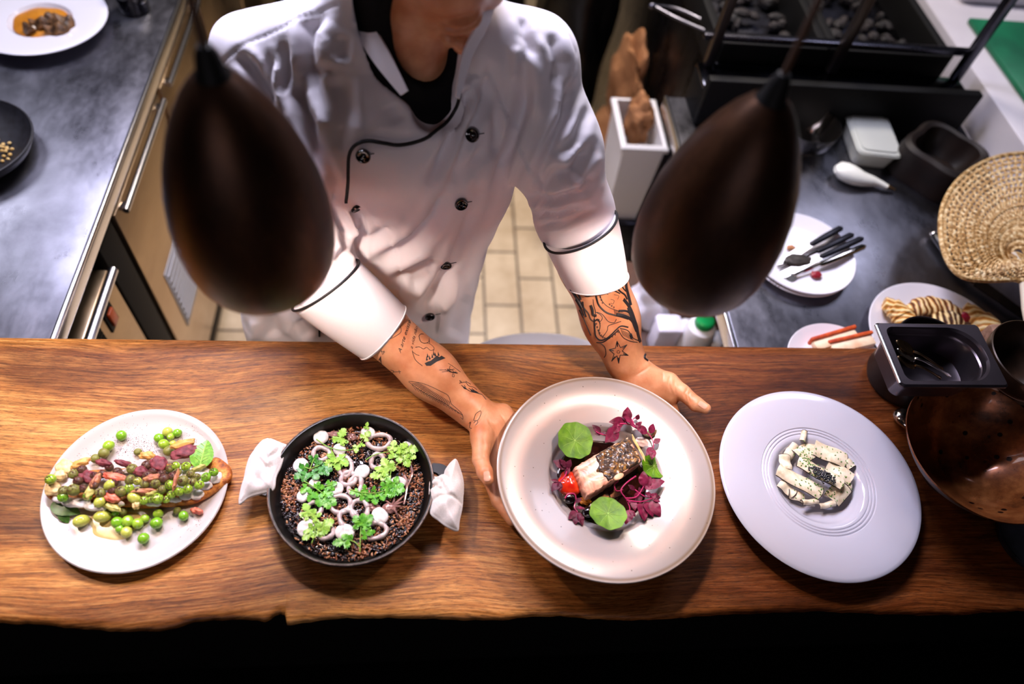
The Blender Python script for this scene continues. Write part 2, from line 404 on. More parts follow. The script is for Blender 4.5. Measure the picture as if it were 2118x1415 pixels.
# black bowl with crumbs
c = (-.945, 1.19)
prof = [(.0005, z+.016), (.07, z+.016), (.10, z+.022), (.122, z+.036), (.131, z+.048), (.1335, z+.0475), (.134, z+.044), (.122, z+.024), (.10, z+.008), (.09, z), (.0005, z)]
plate_thing('black_bowl', 'shallow black stoneware bowl at the left edge on the steel counter', c, prof, M['pl_blackbowl'], cat='bowl')
cr = MB()
for k in range(70):
    a = rnd.uniform(0, 6.28); r_ = .045*math.sqrt(rnd.random()); cr.ell((atz(-22, 316, .92).x+r_*math.cos(a), atz(-22, 316, .92).y+r_*math.sin(a), z+.018+.014*(1-r_/.045)*rnd.random()+.003), (.0042, .0036, .003), rotz(a), 7, 5)
tag(cr.build('crumble', mat('golden crumble', 'd8bc80', .8, c2='b8924c', nscale=80)), 'golden crumbs scattered in the shallow black bowl', 'crumbs', kind='stuff')
# dark glass jar
j = MB().lathe([(.0005, .9), (.032, .9), (.036, .904), (.037, .93), (.036, .955), (.030, .965), (.030, .975), (.033, .978), (.033, .99), (.0005, .992)], (-.752, 1.752, 0), 40)
tag(j.build('dark_jar', mat('dark glass', '0b0a10', .12, coat=.5)), 'small dark jar beyond the white soup plate on the left counter', 'jar')
# ================================================================== right counter
RX = .595
rc = thing('prep_counter', 'stainless steel prep counter on the right behind the bar', 'counter', (1.0, 1.2, 0))
MB().box(RX, 1.372, .735, 1.517, .868, .9, .003).build('worktop', M['steel'], rc)
t = MB().box(RX-.010, RX, .735, 1.517, .862, .9035, .003); t.build('edge_strip', M['bright'], rc, label='bright polished edge of the worktop')
t = MB().box(1.366, 1.374, .735, 1.53, .898, .915, .002); t.build('rear_strip', M['bright'], rc)
MB().box(.86, 1.372, .75, 1.5, .0, .866, .004).build('body', M['steel_d'], rc)
brw = mat('brown shelf board', '5a3018', .6, c2='2c160a', nscale=12)
MB().box(.50, .86, .78, 1.24, .555, .575, .003).build('shelf', brw, rc, label='dark brown lower shelf board')
for y in (.80, 1.22): MB().tube([(.62, y, 0), (.62, y, .865)], .016, 12).build('leg', M['steel_d'], rc)
# white ledge on the right
wl = MB().box(1.395, 2.3, .9, 3.2, .0, 1.0, .006); tag(wl.build('white_cabinet', M['white_ledge']), 'white topped cabinet along the right edge carrying a green chopping board', 'cabinet')
g = MB(); P = [atz(1998, 42, 1.012), atz(2122, 250, 1.012)]
g.box(0, .42, -.0, .46, 1.0005, 1.016, .006, M=None, c=(P[0].x+.012, P[1].y-.02, 0)); tag(g.build('chopping_board', M['green']), 'green plastic chopping board on the white cabinet top', 'chopping board')
tp = MB(); tp.box(1.50, 1.95, 1.88, 2.3, 1.0, 1.05, .012); tag(tp.build('storage_tray', M['white_ledge']), 'white tray beyond the green chopping board', 'tray')
# ------------------------------------------------------------------ grill station
gs = thing('grill_station', 'black grill station with upright posts at the top right', 'grill', (.98, 2.0, 0))
MB().box(.705, 1.335, 1.52, 2.9, .0, .955, .004).build('body', M['steel_d'], gs)
fr = MB().box(.64, 1.335, 1.405, 1.43, .902, 1.03, .004); fr.build('front_guard', M['blackgap'], gs)
st = MB().box(.64, 1.335, 1.43, 1.52, .99, 1.0, .002); st.build('front_shelf', steel_mat('blue steel', '33374a', '585c70', .3, .45, sc=4), gs)
MB().box(.64, 1.335, 1.43, 1.52, .9, .988, .002).build('front_base', M['blackgap'], gs)
for a, b in ((.70, .97), (.995, 1.30)):
    w = MB(); w.box(a, b, 1.545, 1.57, .956, 1.04, .003); w.box(a, b, 2.3, 2.32, .956, 1.04, .003); w.box(a-.012, a+.012, 1.55, 2.32, .956, 1.04, .003); w.box(b-.012, b+.012, 1.55, 2.32, .956, 1.04, .003); w.build('fire_pit', M['black'], gs)
    ch = MB()
    for k in range(90):
        ch.ell((rnd.uniform(a+.03, b-.03), rnd.uniform(1.6, 2.27), .966+rnd.uniform(0, .02)), (rnd.uniform(.014, .028), rnd.uniform(.01, .02), rnd.uniform(.01, .018)), rotz(rnd.uniform(0, 3)), 7, 5)
    tag(ch.build('charcoal', mat('charcoal', '060505', .7, c2='2a2120', nscale=26), gs, sharp=10), kind='stuff')
for x in (.665, .985, 1.32): MB().box(x-.011, x+.011, 1.50, 1.522, 1.0, 1.95, .003).build('post', mat('dark post steel', '5a504a', .4, 1) if x < 1 else M['steel_d'], gs)
MB().box(.64, 1.335, 1.525, 1.545, 1.055, 1.07, .003).build('rail', M['steel_d'], gs)
for x in (.705, .745): MB().box(x-.006, x+.006, 1.54, 2.9, .956, .985, .002).build('side_rail', M['bright'], gs)
tg = MB()
for s_ in (-1, 1):
    p0, p1, p2 = atz(1352, 12, 1.0), atz(1400, 28+s_*10, 1.0), atz(1468, 58+s_*9, 1.0)
    tg.tube(spline([p0, p1, p2], 6), .004, 8)
tg.ell(atz(1350, 12, 1.0), (.012, .01, .008)); tag(tg.build('grill_tongs', M['steel_d']), 'thin metal tongs hanging over the left corner of the grill', 'tongs')
# ------------------------------------------------------------------ white ceramic tub behind the bar
tb = MB(); tc = (.242, .812); rx, ry = .175, .095
tb.lathe([(.0005, .02), (.8, .02), (.9, .05), (1.0, .69), (1.05, .70), (1.06, .69), (1.06, .675), (.96, .03), (.9, .0), (.0005, .0)], (tc[0], tc[1], 0), 80, rx, ry)
tag(tb.build('white_tub', M['white_pl']), 'white oval tub whose rim shows between the chef and the bar', 'tub')
# ------------------------------------------------------------------ corridor objects
wb = MB().box(.625, .745, 1.70, 1.95, .02, .50, .02); x = wb
wb = MB(); zz = [(0, .02, 0), (.01, .5, 0), (.018, .505, 0)]
def openbox(mb, x0, x1, y0, y1, z0, z1, th, taper=.03):
    def rg(o, z): return [(x0+o, y0+o, z), (x1-o, y0+o, z), (x1-o, y1-o, z), (x0+o, y1-o, z)]
    mb.grid([rg(taper+th, z0+th), rg(th, z1), rg(0, z1+.002), rg(-.008, z1-.004), rg(-.008, z1-.016), rg(0, z1-.016), rg(taper, z0)], True, True, True); return mb
openbox(wb, .535, .655, 1.56, 1.77, .40, .70, .006, .012); tag(wb.build('waste_bin', M['white_pl'], sharp=20), 'narrow white bin standing in the aisle stuffed with brown paper', 'bin')
kraft = mat('kraft paper', 'a8744a', .8, c2='84552f', nscale=14, bump=.6)
def crumple(mb, c, r3, seed, amp=.25, M_=None, nu=28, nv=18):
    rr = random.Random(seed); ph = [rr.uniform(0, 6) for _ in range(6)]
    def fn(p):
        q = Vector((p.x/r3[0], p.y/r3[1], p.z/r3[2])); k = 1+amp*(abs(math.sin(3*q.x+ph[0]+2*q.y))-.5)+amp*.7*(abs(math.sin(4*q.y+3*q.z+ph[1]))-.5)+amp*.4*math.sin(7*q.z+5*q.x+ph[2]); return p*k
    return mb.ell(c, r3, M_, nu, nv, fn)
kb = crumple(MB(), (.60, 1.69, .69), (.036, .055, .07), 3); kb.ell((.595, 1.66, .50), (.04, .07, .09)); tag(kb.build('paper_bag', kraft, sharp=25), 'crumpled brown paper bag sticking out of the white bin', 'paper bag')
tag(MB().box(.53, .66, 1.55, 1.78, 0, .399, .006).build('bin_stand', M['steel_d']), 'dark steel stand under the narrow white bin', 'stand')
kb = crumple(MB(), (.625, 1.99, .60), (.045, .12, .15), 5, .3); kb.ell((.60, 1.97, .25), (.07, .14, .26)); tag(kb.build('kraft_sack', kraft, sharp=25), 'tall brown paper sack standing behind the white bin', 'sack')
bk = crumple(MB(), (.50, 2.42, .48), (.14, .16, .48), 9, .16, nu=32, nv=22); tag(bk.build('black_bin_bag', mat('black bag', '08080a', .35, spec=.4)), 'bulging black bag standing in the aisle behind the paper sack', 'bag')
bk = crumple(MB(), (.46, 1.95, .24), (.05, .08, .24), 19, .16); tag(bk.build('black_cloth', M['black']), 'small black bundle on the aisle floor beside the paper sack', 'cloth')
for (y, x0, h, nm, lb) in ((3.0, .22, .8, 'equipment_stand', 'tall dark equipment stand at the back of the aisle'),):
    m = MB()
    for dx in (0, .16):
        for dy in (0, .3): m.tube([(x0+dx, y+dy, 0), (x0+dx, y+dy, h)], .015, 8)
    m.box(x0-.03, x0+.19, y-.03, y+.33, h, h+.03, .004); m.box(x0-.03, x0+.19, y-.03, y+.33, .2, .22, .004); m.box(x0, x0+.16, y, y+.28, h+.03, h+.3, .02); tag(m.build(nm, M['black']), lb, 'stand')
m = MB().box(-.60, -.36, 2.6, 3.1, 0, .85, .01); tag(m.build('dark_trolley', M['black']), 'dark trolley behind the chef beside the fridge counter', 'trolley')
# ------------------------------------------------------------------ shelf items
def bottle(loc, h, r_, label, lay=None, capm=None, name='squeeze_bottle'):
    t = thing(name, label, 'bottle', loc); 
    b = MB(); Mx = lay
    def tr(p): p = Vector(p); return (Mx@p if Mx else p)+Vector(loc)
    rings = []
    for (a, z) in [(.3, 0), (r_*.95, 0), (r_, .006), (r_, h*.72), (r_*.9, h*.8), (r_*.5, h*.86), (r_*.5, h*.88)]:
        a = max(a, 0) if a < .2 else .0005
        rings.append([tr((a*math.cos(k*math.pi/16), a*math.sin(k*math.pi/16), z)) for k in range(32)])
    b.grid(rings, True, False, True); b.build('body', M['white_pl'], t)
    cpr = MB(); rings = [[tr((a*math.cos(k*math.pi/16), a*math.sin(k*math.pi/16), z)) for k in range(32)] for a, z in [(r_*.62, h*.87), (r_*.62, h*.97), (r_*.5, h), (.0008, h)]]
    cpr.grid(rings, True, True, True); cpr.build('cap', capm or M['green_cap'], t, label='green cap'); return t
sh = .5755
bp = atz(1460, 662, sh+.15); bottle((bp.x, bp.y, sh), .155, .036, 'round white bottle with a green cap standing on the brown lower shelf')
p = atz(1440, 700, sh+.05); p.z = sh+.03; bottle(tuple(p), .13, .03, 'white bottle with green cap lying on its side at the bar edge', lay=Matrix.Rotation(R(88), 3, 'Y')@Matrix.Rotation(.0, 3, 'Z'))
p = atz(1424, 676, sh+.07); tag(crumple(MB(), (p.x, p.y, sh+.04), (.035, .035, .04), 4, .1).build('wrapped_package', M['white_pl']), 'white lump of wrapped cheese between the white tub and the capped bottles', 'package')
p = atz(1386, 672, sh+.10); m = MB().box(p.x-.03, p.x+.03, p.y-.022, p.y+.03, sh, sh+.10, .012); m.box(p.x-.032, p.x+.032, p.y-.024, p.y+.032, sh+.085, sh+.105, .01); tag(m.build('plastic_tub', mat('lilac white plastic', 'd8d6ea', .4)), 'square lilac-white plastic tub on the brown lower shelf', 'tub')
p = atz(1345, 640, .62); m = crumple(MB(), (p.x-.0, p.y+.02, .60), (.05, .05, .10), 12, .22, nu=32, nv=20); m.ell((p.x, p.y+.02, .50), (.035, .03, .06)); tag(m.build('white_cloth', mat('white cloth', 'dcdae6', .9)), 'bunched white cloth hanging beside the lower shelf under the lamp', 'cloth')
# ================================================================== things on the right counter
Z9 = .9
def simple_plate(c, r_, z0, h=.018, th=.004, foot=.6, well=.68):
    return [(.0005, z0+.006), (r_*well, z0+.006), (r_*(well+.08), z0+.009), (r_*.95, z0+h-.002), (r_*.99, z0+h), (r_, z0+h-.0015), (r_*.985, z0+h-.004), (r_*.8, z0+.006), (r_*foot, z0), (.0005, z0)]
plate_thing('side_plate', 'lower white plate of the stack right of the lamp', (.781, .972), simple_plate(0, .113, Z9), M['pl_white'])
plate_thing('side_plate', 'upper white plate of the stack holding dirty forks and knives', (.785, .975), simple_plate(0, .116, Z9+.0085), M['pl_white'])
pz = Z9+.016
def cutlery(kind, px0, px1, label, z0, z1, hm):
    a, b = atz(*px0, z0), atz(*px1, z1); F_ = frame(b-a); L = (b-a).length
    t = thing(kind, label, kind.replace('table_', ''), tuple(a), 'dirty cutlery on the stacked plates')
    def T(x, y, z): return a+F_@Vector((x, y, z))
    h = MB(); h.tube([T(L*.5, 0, 0), T(L*.53, 0, 0), T(L*.75, 0, 0), T(L*.97, 0, 0), T(L, 0, 0)], [.004, .0065, .008, .0075, .003], 12, flat=.55); h.build('handle', hm, t)
    q = MB()
    if 'fork' in kind:
        q.tube([T(L*.52, 0, 0), T(L*.3, 0, .002), T(L*.24, 0, .0)], [.003, .0025, .004], 8)
        q.sheet([[T(L*.25, -.004, 0), T(L*.25, .004, 0)], [T(L*.2, -.010, -.001), T(L*.2, .010, -.001)], [T(L*.14, -.011, -.002), T(L*.14, .011, -.002)]], .0015)
        for k in range(4): q.tube([T(L*.15, -.0095+k*.0063, -.002), T(L*.06, -.0095+k*.0063, -.001), T(0, -.0095+k*.0063, .003)], [.0016, .0015, .0006], 6)
        q.build('tines', M['chrome'], t)
    else:
        q.sheet([[T(L*.52, -.005, 0), T(L*.52, .005, 0)], [T(L*.3, -.009, 0), T(L*.3, .008, 0)], [T(L*.1, -.010, 0), T(L*.1, .007, 0)], [T(0, -.004, 0), T(0, .0, 0)]], .0015); q.build('blade', M['chrome'], t)
    return t
hm = mat('dark cutlery handle', '26262e', .3, .6)
cutlery('table_knife', (1606, 546), (1742, 470), 'knife lying furthest back on the upper stacked plate', pz, pz+.022, hm)
cutlery('table_fork', (1610, 560), (1765, 484), 'fork next to the rearmost knife on the upper stacked plate', pz, pz+.022, hm)
cutlery('table_knife', (1602, 575), (1785, 492), 'knife in the middle of the dirty cutlery on the stacked plates', pz, pz+.024, hm)
cutlery('table_fork', (1596, 590), (1790, 508), 'fork lying nearest the front of the stacked plates', pz, pz+.02, M['chrome'])
fl = mat('dark food scrap', '24201c', .6, c2='3a302a', nscale=80)
tag(crumple(MB(), atz(1652, 538, pz+.008), (.028, .016, .006), 8, .15).build('food_scrap', fl), 'dark leftover scrap under the cutlery on the stacked plates', 'food scrap')
tag(crumple(MB(), atz(1688, 568, pz+.004), (.011, .009, .005), 6, .2).build('berry_sauce', mat('berry red', '8e1626', .35)), 'blob of red berry sauce on the upper stacked plate', 'sauce')
tag(crumple(MB(), atz(1636, 512, pz+.004), (.009, .006, .003), 16, .2).build('crumb', mat('crumb tan', 'b07850', .7)), 'tan crumb beside the cutlery tips on the upper stacked plate', 'crumb')
# waffle plate
c = (1.015, .752); plate_thing('dinner_plate', 'round white plate of golden pastries behind the steel container', c, simple_plate(0, .147, Z9, .024), M['pl_white'])
def pastry(cc, length, wid, ang, label, arc=.8, name='pastry', colr=('e8a83c', 'a8641c')):
    m = MB(); pts = []
    for k in range(13):
        a = (k/12-.5)*arc*2; pts.append(Vector((math.sin(a)*length/arc/2, (1-math.cos(a))*length/arc/2, 0)))
    Rm = rotz(ang); pts = [Rm@p+Vector(cc) for p in pts]
    rad = [wid*(.35+.65*math.sin(math.pi*min(max(k/12, .04), .96))**.5)*(1+.08*math.sin(k*2.3)) for k in range(13)]
    m.tube(spline(pts, 3), [rad[min(i//3, 12)] for i in range(37)], 20, flat=.6, up=(0, 0, 1))
    t_ = NT('golden pastry'); w = t_.node('ShaderNodeTexWave'); w.inputs['Scale'].default_value = 26; w.inputs['Distortion'].default_value = 6; t_.link(t_.mapped(rot=(0, 0, ang)), w.inputs['Vector'])
    t_.link(t_.ramp(w.outputs['Fac'], [(.1, colr[1]), (.45, colr[0]), (.9, 'f6dca0')]), t_.b.inputs['Base Color']); t_.b.inputs['Roughness'].default_value = .5; t_.bump(w.outputs['Fac'], .5, .004)
    return tag(m.build(name, t_.m), label, 'pastry')
pastry(atz(1868, 655, Z9+.03), .09, .026, 1.9, 'golden filo pastry at the left of the white plate')
pastry(atz(1925, 634, Z9+.03), .12, .024, .0, 'brown-topped folded pastry at the back of the white plate', -.7, colr=('c87e2c', '5a2c10'))
pastry(atz(1955, 668, Z9+.028), .07, .03, .3, 'dark filled pastry in the middle of the white plate', colr=('8a5a24', '3a1c0c'))
pastry(atz(2055, 690, Z9+.034), .15, .03, -1.35, 'long pale curved pastry at the right of the white plate', -.6, colr=('f0bc62', 'b87428'))
tag(crumple(MB(), atz(1992, 656, Z9+.03), (.016, .012, .01), 26, .2).build('raspberry', mat('raspberry', 'a01a34', .4)), 'red raspberry between the dark and pale pastries', 'berry')
c = (.776, .69); plate_thing('dinner_plate', 'round white plate behind the bar with orange crusted slices', c, simple_plate(0, .10, Z9, .022), M['pl_white'])
cr_m = mat('orange crust', 'd85a20', .5, c2='a83410', nscale=50, bump=.5); wh_m = mat('white fish flesh', 'f6e2c2', .4, c2='e8b890', nscale=30)
for k, (a, b, lb) in enumerate([((1685, 716), (1772, 690), 'orange crusted slice nearest the left of the small white plate'), ((1720, 722), (1806, 702), 'orange crusted slice with pale flesh at the right of the small white plate')]):
    A, B = atz(*a, Z9+.028), atz(*b, Z9+.03); t = thing('crusted_slice', lb, 'food', tuple(A)); F_ = frame(B-A); L = (B-A).length
    MB().box(0, L, -.012, .012, -.010, .004, .004, M=F_, c=A).build('flesh', wh_m, t); MB().box(-.002, L+.004, .009, .017, -.012, .009, .003, M=F_, c=A, seg=2).build('crust', cr_m, t)
# plastic container with lid
A = atz(1745, 222, .965); pc = thing('food_container', 'translucent white lidded plastic container on the right counter', 'container', (A.x+.055, A.y-.075, Z9))
plm = mat('frosted plastic', 'd2d4cc', .35, trans=.15); cx_, cy_ = 1.068, 1.345
Rz = rotz(-.10)
def rbox(mb, hx, hy, z0, z1, bev, tp=1.0):
    bm = bmesh.new(); bmesh.ops.create_cube(bm, size=1)
    for v in bm.verts:
        k = tp if v.co.z < 0 else 1; v.co = Vector((v.co.x*2*hx*k, v.co.y*2*hy*k, z0 if v.co.z < 0 else z1))
    ve = [e for e in bm.edges if abs(e.verts[0].co.z-e.verts[1].co.z) > 1e-4]; bmesh.ops.bevel(bm, geom=ve, offset=bev, segments=5, profile=.5, affect='EDGES')
    bmesh.ops.bevel(bm, geom=[e for e in bm.edges if abs(e.verts[0].co.z-e.verts[1].co.z) < 1e-5 and e.is_manifold and len(e.link_faces) == 2 and abs(e.link_faces[0].normal.z-e.link_faces[1].normal.z) > .3], offset=.003, segments=2, affect='EDGES')
    bm.verts.ensure_lookup_table(); mb.add([Rz@v.co+Vector((cx_, cy_, 0)) for v in bm.verts], [[v.index for v in f.verts] for f in bm.faces]); bm.free(); return mb
rbox(MB(), .050, .074, Z9, Z9+.044, .018, .88).build('tub', plm, pc); rbox(rbox(MB(), .056, .080, Z9+.042, Z9+.051, .02), .044, .067, Z9+.051, Z9+.054, .014).build('lid', mat('frosted lid', 'c4c8c2', .4), pc)
# piping bag
a, b = atz(1728, 350, Z9+.025), atz(1836, 386, Z9+.012); F_ = frame(b-a); L = (b-a).length
m = MB(); pts = [a+F_@Vector((L*k/10, .003*math.sin(k), 0)) for k in range(11)]; m.tube(pts, [.010, .024, .027, .027, .025, .021, .018, .015, .011, .009, .006], 20, flat=.7)
pb = thing('piping_bag', 'white piping bag lying in front of the plastic container', 'piping bag', (a.x, a.y, Z9)); m.build('bag', mat('white plastic film', 'eef0e8', .3), pb)
m = MB().tube([a+F_@Vector((L*.98, 0, 0)), a+F_@Vector((L*1.16, .0, -.002))], [.008, .003], 12); m.build('nozzle', M['chrome'], pb)
# mortar
c = atz(1935, 318, .96); clay = mat('dark brown clay', '1c0f0a', .5, c2='100806', nscale=18, spec=.4)
sq = lambda a: .10*math.cos(4*a+.4)
m = MB().lathe([(.0005, Z9+.02), (.05, Z9+.02), (.064, Z9+.04), (.072, Z9+.078), (.082, Z9+.082), (.094, Z9+.076), (.097, Z9+.06), (.094, Z9+.03), (.10, Z9+.012), (.10, Z9), (.0005, Z9)], (c.x+.02, c.y, 0), 64, wob=sq)
tag(m.build('clay_pot', clay), 'dark brown squarish clay pot left of the wicker fan', 'pot')
# steel ring bowl peeking behind the right lamp
m = MB().lathe([(.0005, .904), (.05, .905), (.068, .93), (.074, .962), (.0765, .962), (.076, .958), (.07, .925), (.052, .9), (.0005, .9)], (.905, 1.36, 0), 64)
tag(m.build('steel_bowl', M['chrome']), 'small shiny steel bowl peeking out behind the right lamp', 'bowl')
# black handled knife
kn = thing('kitchen_knife', 'black-handled kitchen knife lying beside the wicker fan', 'knife', tuple(atz(1935, 485, Z9)))
A, B, C_ = atz(1932, 484, Z9+.012), atz(2020, 582, Z9+.014), atz(2135, 660, Z9+.01)
mid = A.lerp(B, .5)+Vector((-.008, -.006, 0))
MB().tube(spline([A, mid, B], 6), [.008]+[.012]*11+[.010], 14, flat=.8).build('handle', mat('black handle', '0c0c10', .35), kn)
F_ = frame(C_-B); L = (C_-B).length
MB().sheet([[B+F_@Vector((L*k, -.018+.0*k, 0)), B+F_@Vector((L*k, .016*(1-k*.6), 0))] for k in (0, .3, .6, .9, 1)], .002).build('blade', steel_mat('dark blade', '2a2c38', '4a4c5c', .35, .5, sc=10), kn)
MB().ell(A, (.009, .009, .007)).build('butt_rivet', M['chrome'], kn)
# wicker fan
wf = thing('wicker_fan', 'round woven straw hand fan lying at the right edge of the counter', 'fan', tuple(atz(2090, 450, Z9)))
ZF = Z9+.120
Pv = atz(2100, 536, ZF)
outl = [(2098, 578), (2040, 580), (1990, 572), (1960, 540), (1946, 490), (1947, 440), (1962, 400), (1990, 365), (2030, 338), (2075, 322), (2130, 318), (2200, 330), (2270, 400), (2290, 480), (2250, 550), (2170, 590)]
OL = spline([atz(x, y, ZF) for x, y in outl+outl[:1]], 8)
straw = NT('straw'); f_ = straw.noise(straw.mapped(), 120, 4); straw.link(straw.ramp(f_, [(.35, '8a6230'), (.5, 'c8a064'), (.65, 'f0dcae')]), straw.b.inputs['Base Color']); straw.b.inputs['Roughness'].default_value = .6
m = MB(); OL = spline([atz(x, y, ZF) for x, y in outl+outl[:1]], 7); nn = len(OL); NR = 19
m.cur = 0
for i in range(0, nn-1, 2):
    o = OL[i]; d = o-Pv
    pts = [Pv+d*(k/14.)+Vector((0, 0, .0022*(1 if (k+i) % 2 else -1)+.012*math.sin(math.pi*k/14))) for k in range(1, 15)]
    m.tube(pts, .0032, 5, flat=.6)
for r_ in range(2, NR):
    k = r_/(NR-1.); pts = [Pv+(o-Pv)*k+Vector((0, 0, .0022*(1 if (i+r_) % 2 else -1)+.012*math.sin(math.pi*k))) for i, o in enumerate(OL)]
    m.tube(pts, .0040, 6, flat=.6, cap=False)
m.ell(Pv+Vector((0, 0, .002)), (.022, .018, .009)); m.tube(OL, .005, 8, cap=False); m.build('woven_blade', straw.m, wf)
MB().tube([Pv+Vector((-.006, .01, .006)), Pv+Vector((0, -.02, .004)), atz(2120, 640, ZF-.01), atz(2135, 720, ZF-.015)], [.006, .006, .006, .005], 10).build('handle', mat('pale handle', 'd8ccb8', .5), wf)
# ================================================================== dishes on the bar
z = TZ
C1 = atz(284, 1006, .966); C1 = (C1.x, C1.y); R1 = .128
M['stone1'] = plate_mat('cream stoneware', 'c6bdb9', '4a4040', .93, .2, 'bdb4b0', 300)
prof = [(.0005, z+.0085), (.095, z+.0088), (.108, z+.0105), (.117, z+.0155), (.1235, z+.0185), (.1265, z+.0188), (.128, z+.0175), (.1278, z+.0155), (.122, z+.011), (.108, z+.003), (.10, z), (.0005, z)]
tag(MB().lathe(prof, (*C1, 0), 160).build('stoneware_plate', M['stone1'], origin=(*C1, z)), 'cream stoneware plate at the left end of the bar carrying the pea toast', 'plate')
# pan
CP = atz(728, 1002.5, z+.05); CP = (CP.x, CP.y); RP = .1205
iron = mat('cast iron', '080605', .38, spec=.45, c2='120d0a', nscale=40, bump=.25, bscale=500, dist=.0004)
pan = thing('cast_iron_pan', 'round black cast iron pan of dark rice with cloth-wrapped handles', 'pan', (*CP, z))
prof = [(.0005, z+.008), (.092, z+.008), (.101, z+.012), (.1105, z+.034), (.1145, z+.0485), (.1165, z+.0508), (.1192, z+.0508), (.1205, z+.049), (.1200, z+.046), (.1165, z+.044), (.106, z+.012), (.099, z+.002), (.095, z), (.0005, z)]
MB().lathe(prof, (*CP, 0), 160).build('pan_body', iron, pan)
MB().tube([(CP[0]+.1190*math.cos(2*math.pi*k/120), CP[1]+.1190*math.sin(2*math.pi*k/120), z+.0504) for k in range(121)], .0012, 8, cap=False).build('rim', mat('worn iron rim', '8a7c76', .35, .8, c2='4a4040', nscale=120), pan, label='worn shiny rim of the pan')
hdir = []
for (px, py), lab in (((505, 960), 'left'), ((935, 1010), 'right')):
    q = atz(px, py, z+.045); d = Vector((q.x-CP[0], q.y-CP[1], 0)).normalized(); hdir.append(d)
    F_ = frame(d); c0 = Vector((*CP, z+.041))
    m = MB(); oi, oo = [], []
    for k in range(25):
        a = math.pi*(k/24-.5); oo.append((.116+.034*max(math.cos(a), 0)**.6, .040*math.sin(a))); oi.append((.114+.018*max(math.cos(a), 0)**.7, .026*math.sin(a)))
    rings = []
    for (o, i) in zip(oo, oi): rings.append([c0+F_@Vector((o[0], o[1], -.004)), c0+F_@Vector((o[0], o[1], .004)), c0+F_@Vector((i[0], i[1], .004)), c0+F_@Vector((i[0], i[1], -.004))])
    m.grid(rings, True, True, True).build('handle', iron, pan, sharp=60)
# plate 3: wide grey-pink stoneware held by the chef
Z3 = 1.024
C3 = atz(1255.5, 974, Z3); C3 = (C3.x, C3.y); R3 = .1672
t3 = NT('grey pink stoneware'); b3 = t3.b; b3.inputs['Roughness'].default_value = .20; b3.inputs['Coat Weight'].default_value = .25; b3.inputs['Coat Roughness'].default_value = .05
sp = t3.node('ShaderNodeSeparateXYZ'); t3.link(t3.tc.outputs['Object'], sp.inputs[0])
ln = t3.node('ShaderNodeVectorMath', operation='LENGTH'); cb = t3.node('ShaderNodeCombineXYZ'); t3.link(sp.outputs[0], cb.inputs[0]); t3.link(sp.outputs[1], cb.inputs[1]); t3.link(cb.outputs[0], ln.inputs[0])
mr = t3.node('ShaderNodeMapRange'); mr.inputs[1].default_value = .0; mr.inputs[2].default_value = R3; t3.link(ln.outputs['Value'], mr.inputs[0])
base = t3.ramp(mr.outputs[0], [(.5, '999190'), (.95, '9f9795'), (.972, '8c7966'), (.99, 'b8aca4')])
vo = t3.node('ShaderNodeTexVoronoi'); vo.inputs['Scale'].default_value = 90; t3.link(t3.mapped(), vo.inputs['Vector'])
k1 = t3.node('ShaderNodeMath', operation='LESS_THAN'); t3.link(vo.outputs['Distance'], k1.inputs[0]); k1.inputs[1].default_value = .07
t3.link(t3.mix(k1.outputs[0], t3.mix(t3.noise(t3.mapped((1, 1, 1)), 6, 5), base, t3.mix(1, base, lin('efe8e6'), 'MULTIPLY')), lin('3a2c22')), b3.inputs['Base Color'])
t3.bump(t3.noise(t3.mapped(), 14, 3), .12, .002)
zb = Z3-.047
prof = [(.0005, zb+.008), (.066, zb+.0085), (.078, zb+.012), (.083, zb+.018), (.0855, zb+.0255), (.088, zb+.0275), (.093, zb+.0285), (.115, zb+.0365), (.140, zb+.043), (.158, zb+.046), (.164, zb+.0468), (.1665, zb+.0462), (.1672, zb+.0445), (.166, zb+.0422), (.150, zb+.038), (.115, zb+.029), (.088, zb+.016), (.072, zb+.001), (.068, zb), (.064, zb+.003), (.0005, zb+.003)]
PROF3 = prof
tag(MB().lathe(prof, (*C3, 0), 192).build('stoneware_plate', t3.m, origin=(*C3, zb)), 'large grey-pink stoneware plate with fish held in the chef\'s hands', 'plate')
# plate 4
Z4 = z+.036
C4 = atz(1696.5, 990.5, Z4); C4 = (C4.x, C4.y); R4 = .1645
m4 = mat('lilac white porcelain', 'b9b7c4', .12, coat=.5)
prof = [(.0005, z+.006), (.045, z+.0065), (.058, z+.010), (.068, z+.020), (.074, z+.0285), (.079, z+.030)]
for k, r_ in enumerate((.0835, .0885, .0935)): prof += [(r_-.0022, z+.0300+k*.0006), (r_-.0012, z+.0290+k*.0006), (r_, z+.0288+k*.0006), (r_+.0012, z+.0306+k*.0006)]
prof += [(.105, z+.0335), (.125, z+.0355), (.145, z+.0365), (.158, z+.0360), (.1635, z+.0347), (.1645, z+.0335), (.1635, z+.0322), (.15, z+.0315), (.11, z+.027), (.08, z+.022), (.068, z+.012), (.062, z), (.0005, z)]
tag(MB().lathe(prof, (*C4, 0), 192).build('porcelain_plate', m4, origin=(*C4, z)), 'wide-rimmed lilac-white porcelain plate with rings around its small well', 'plate')
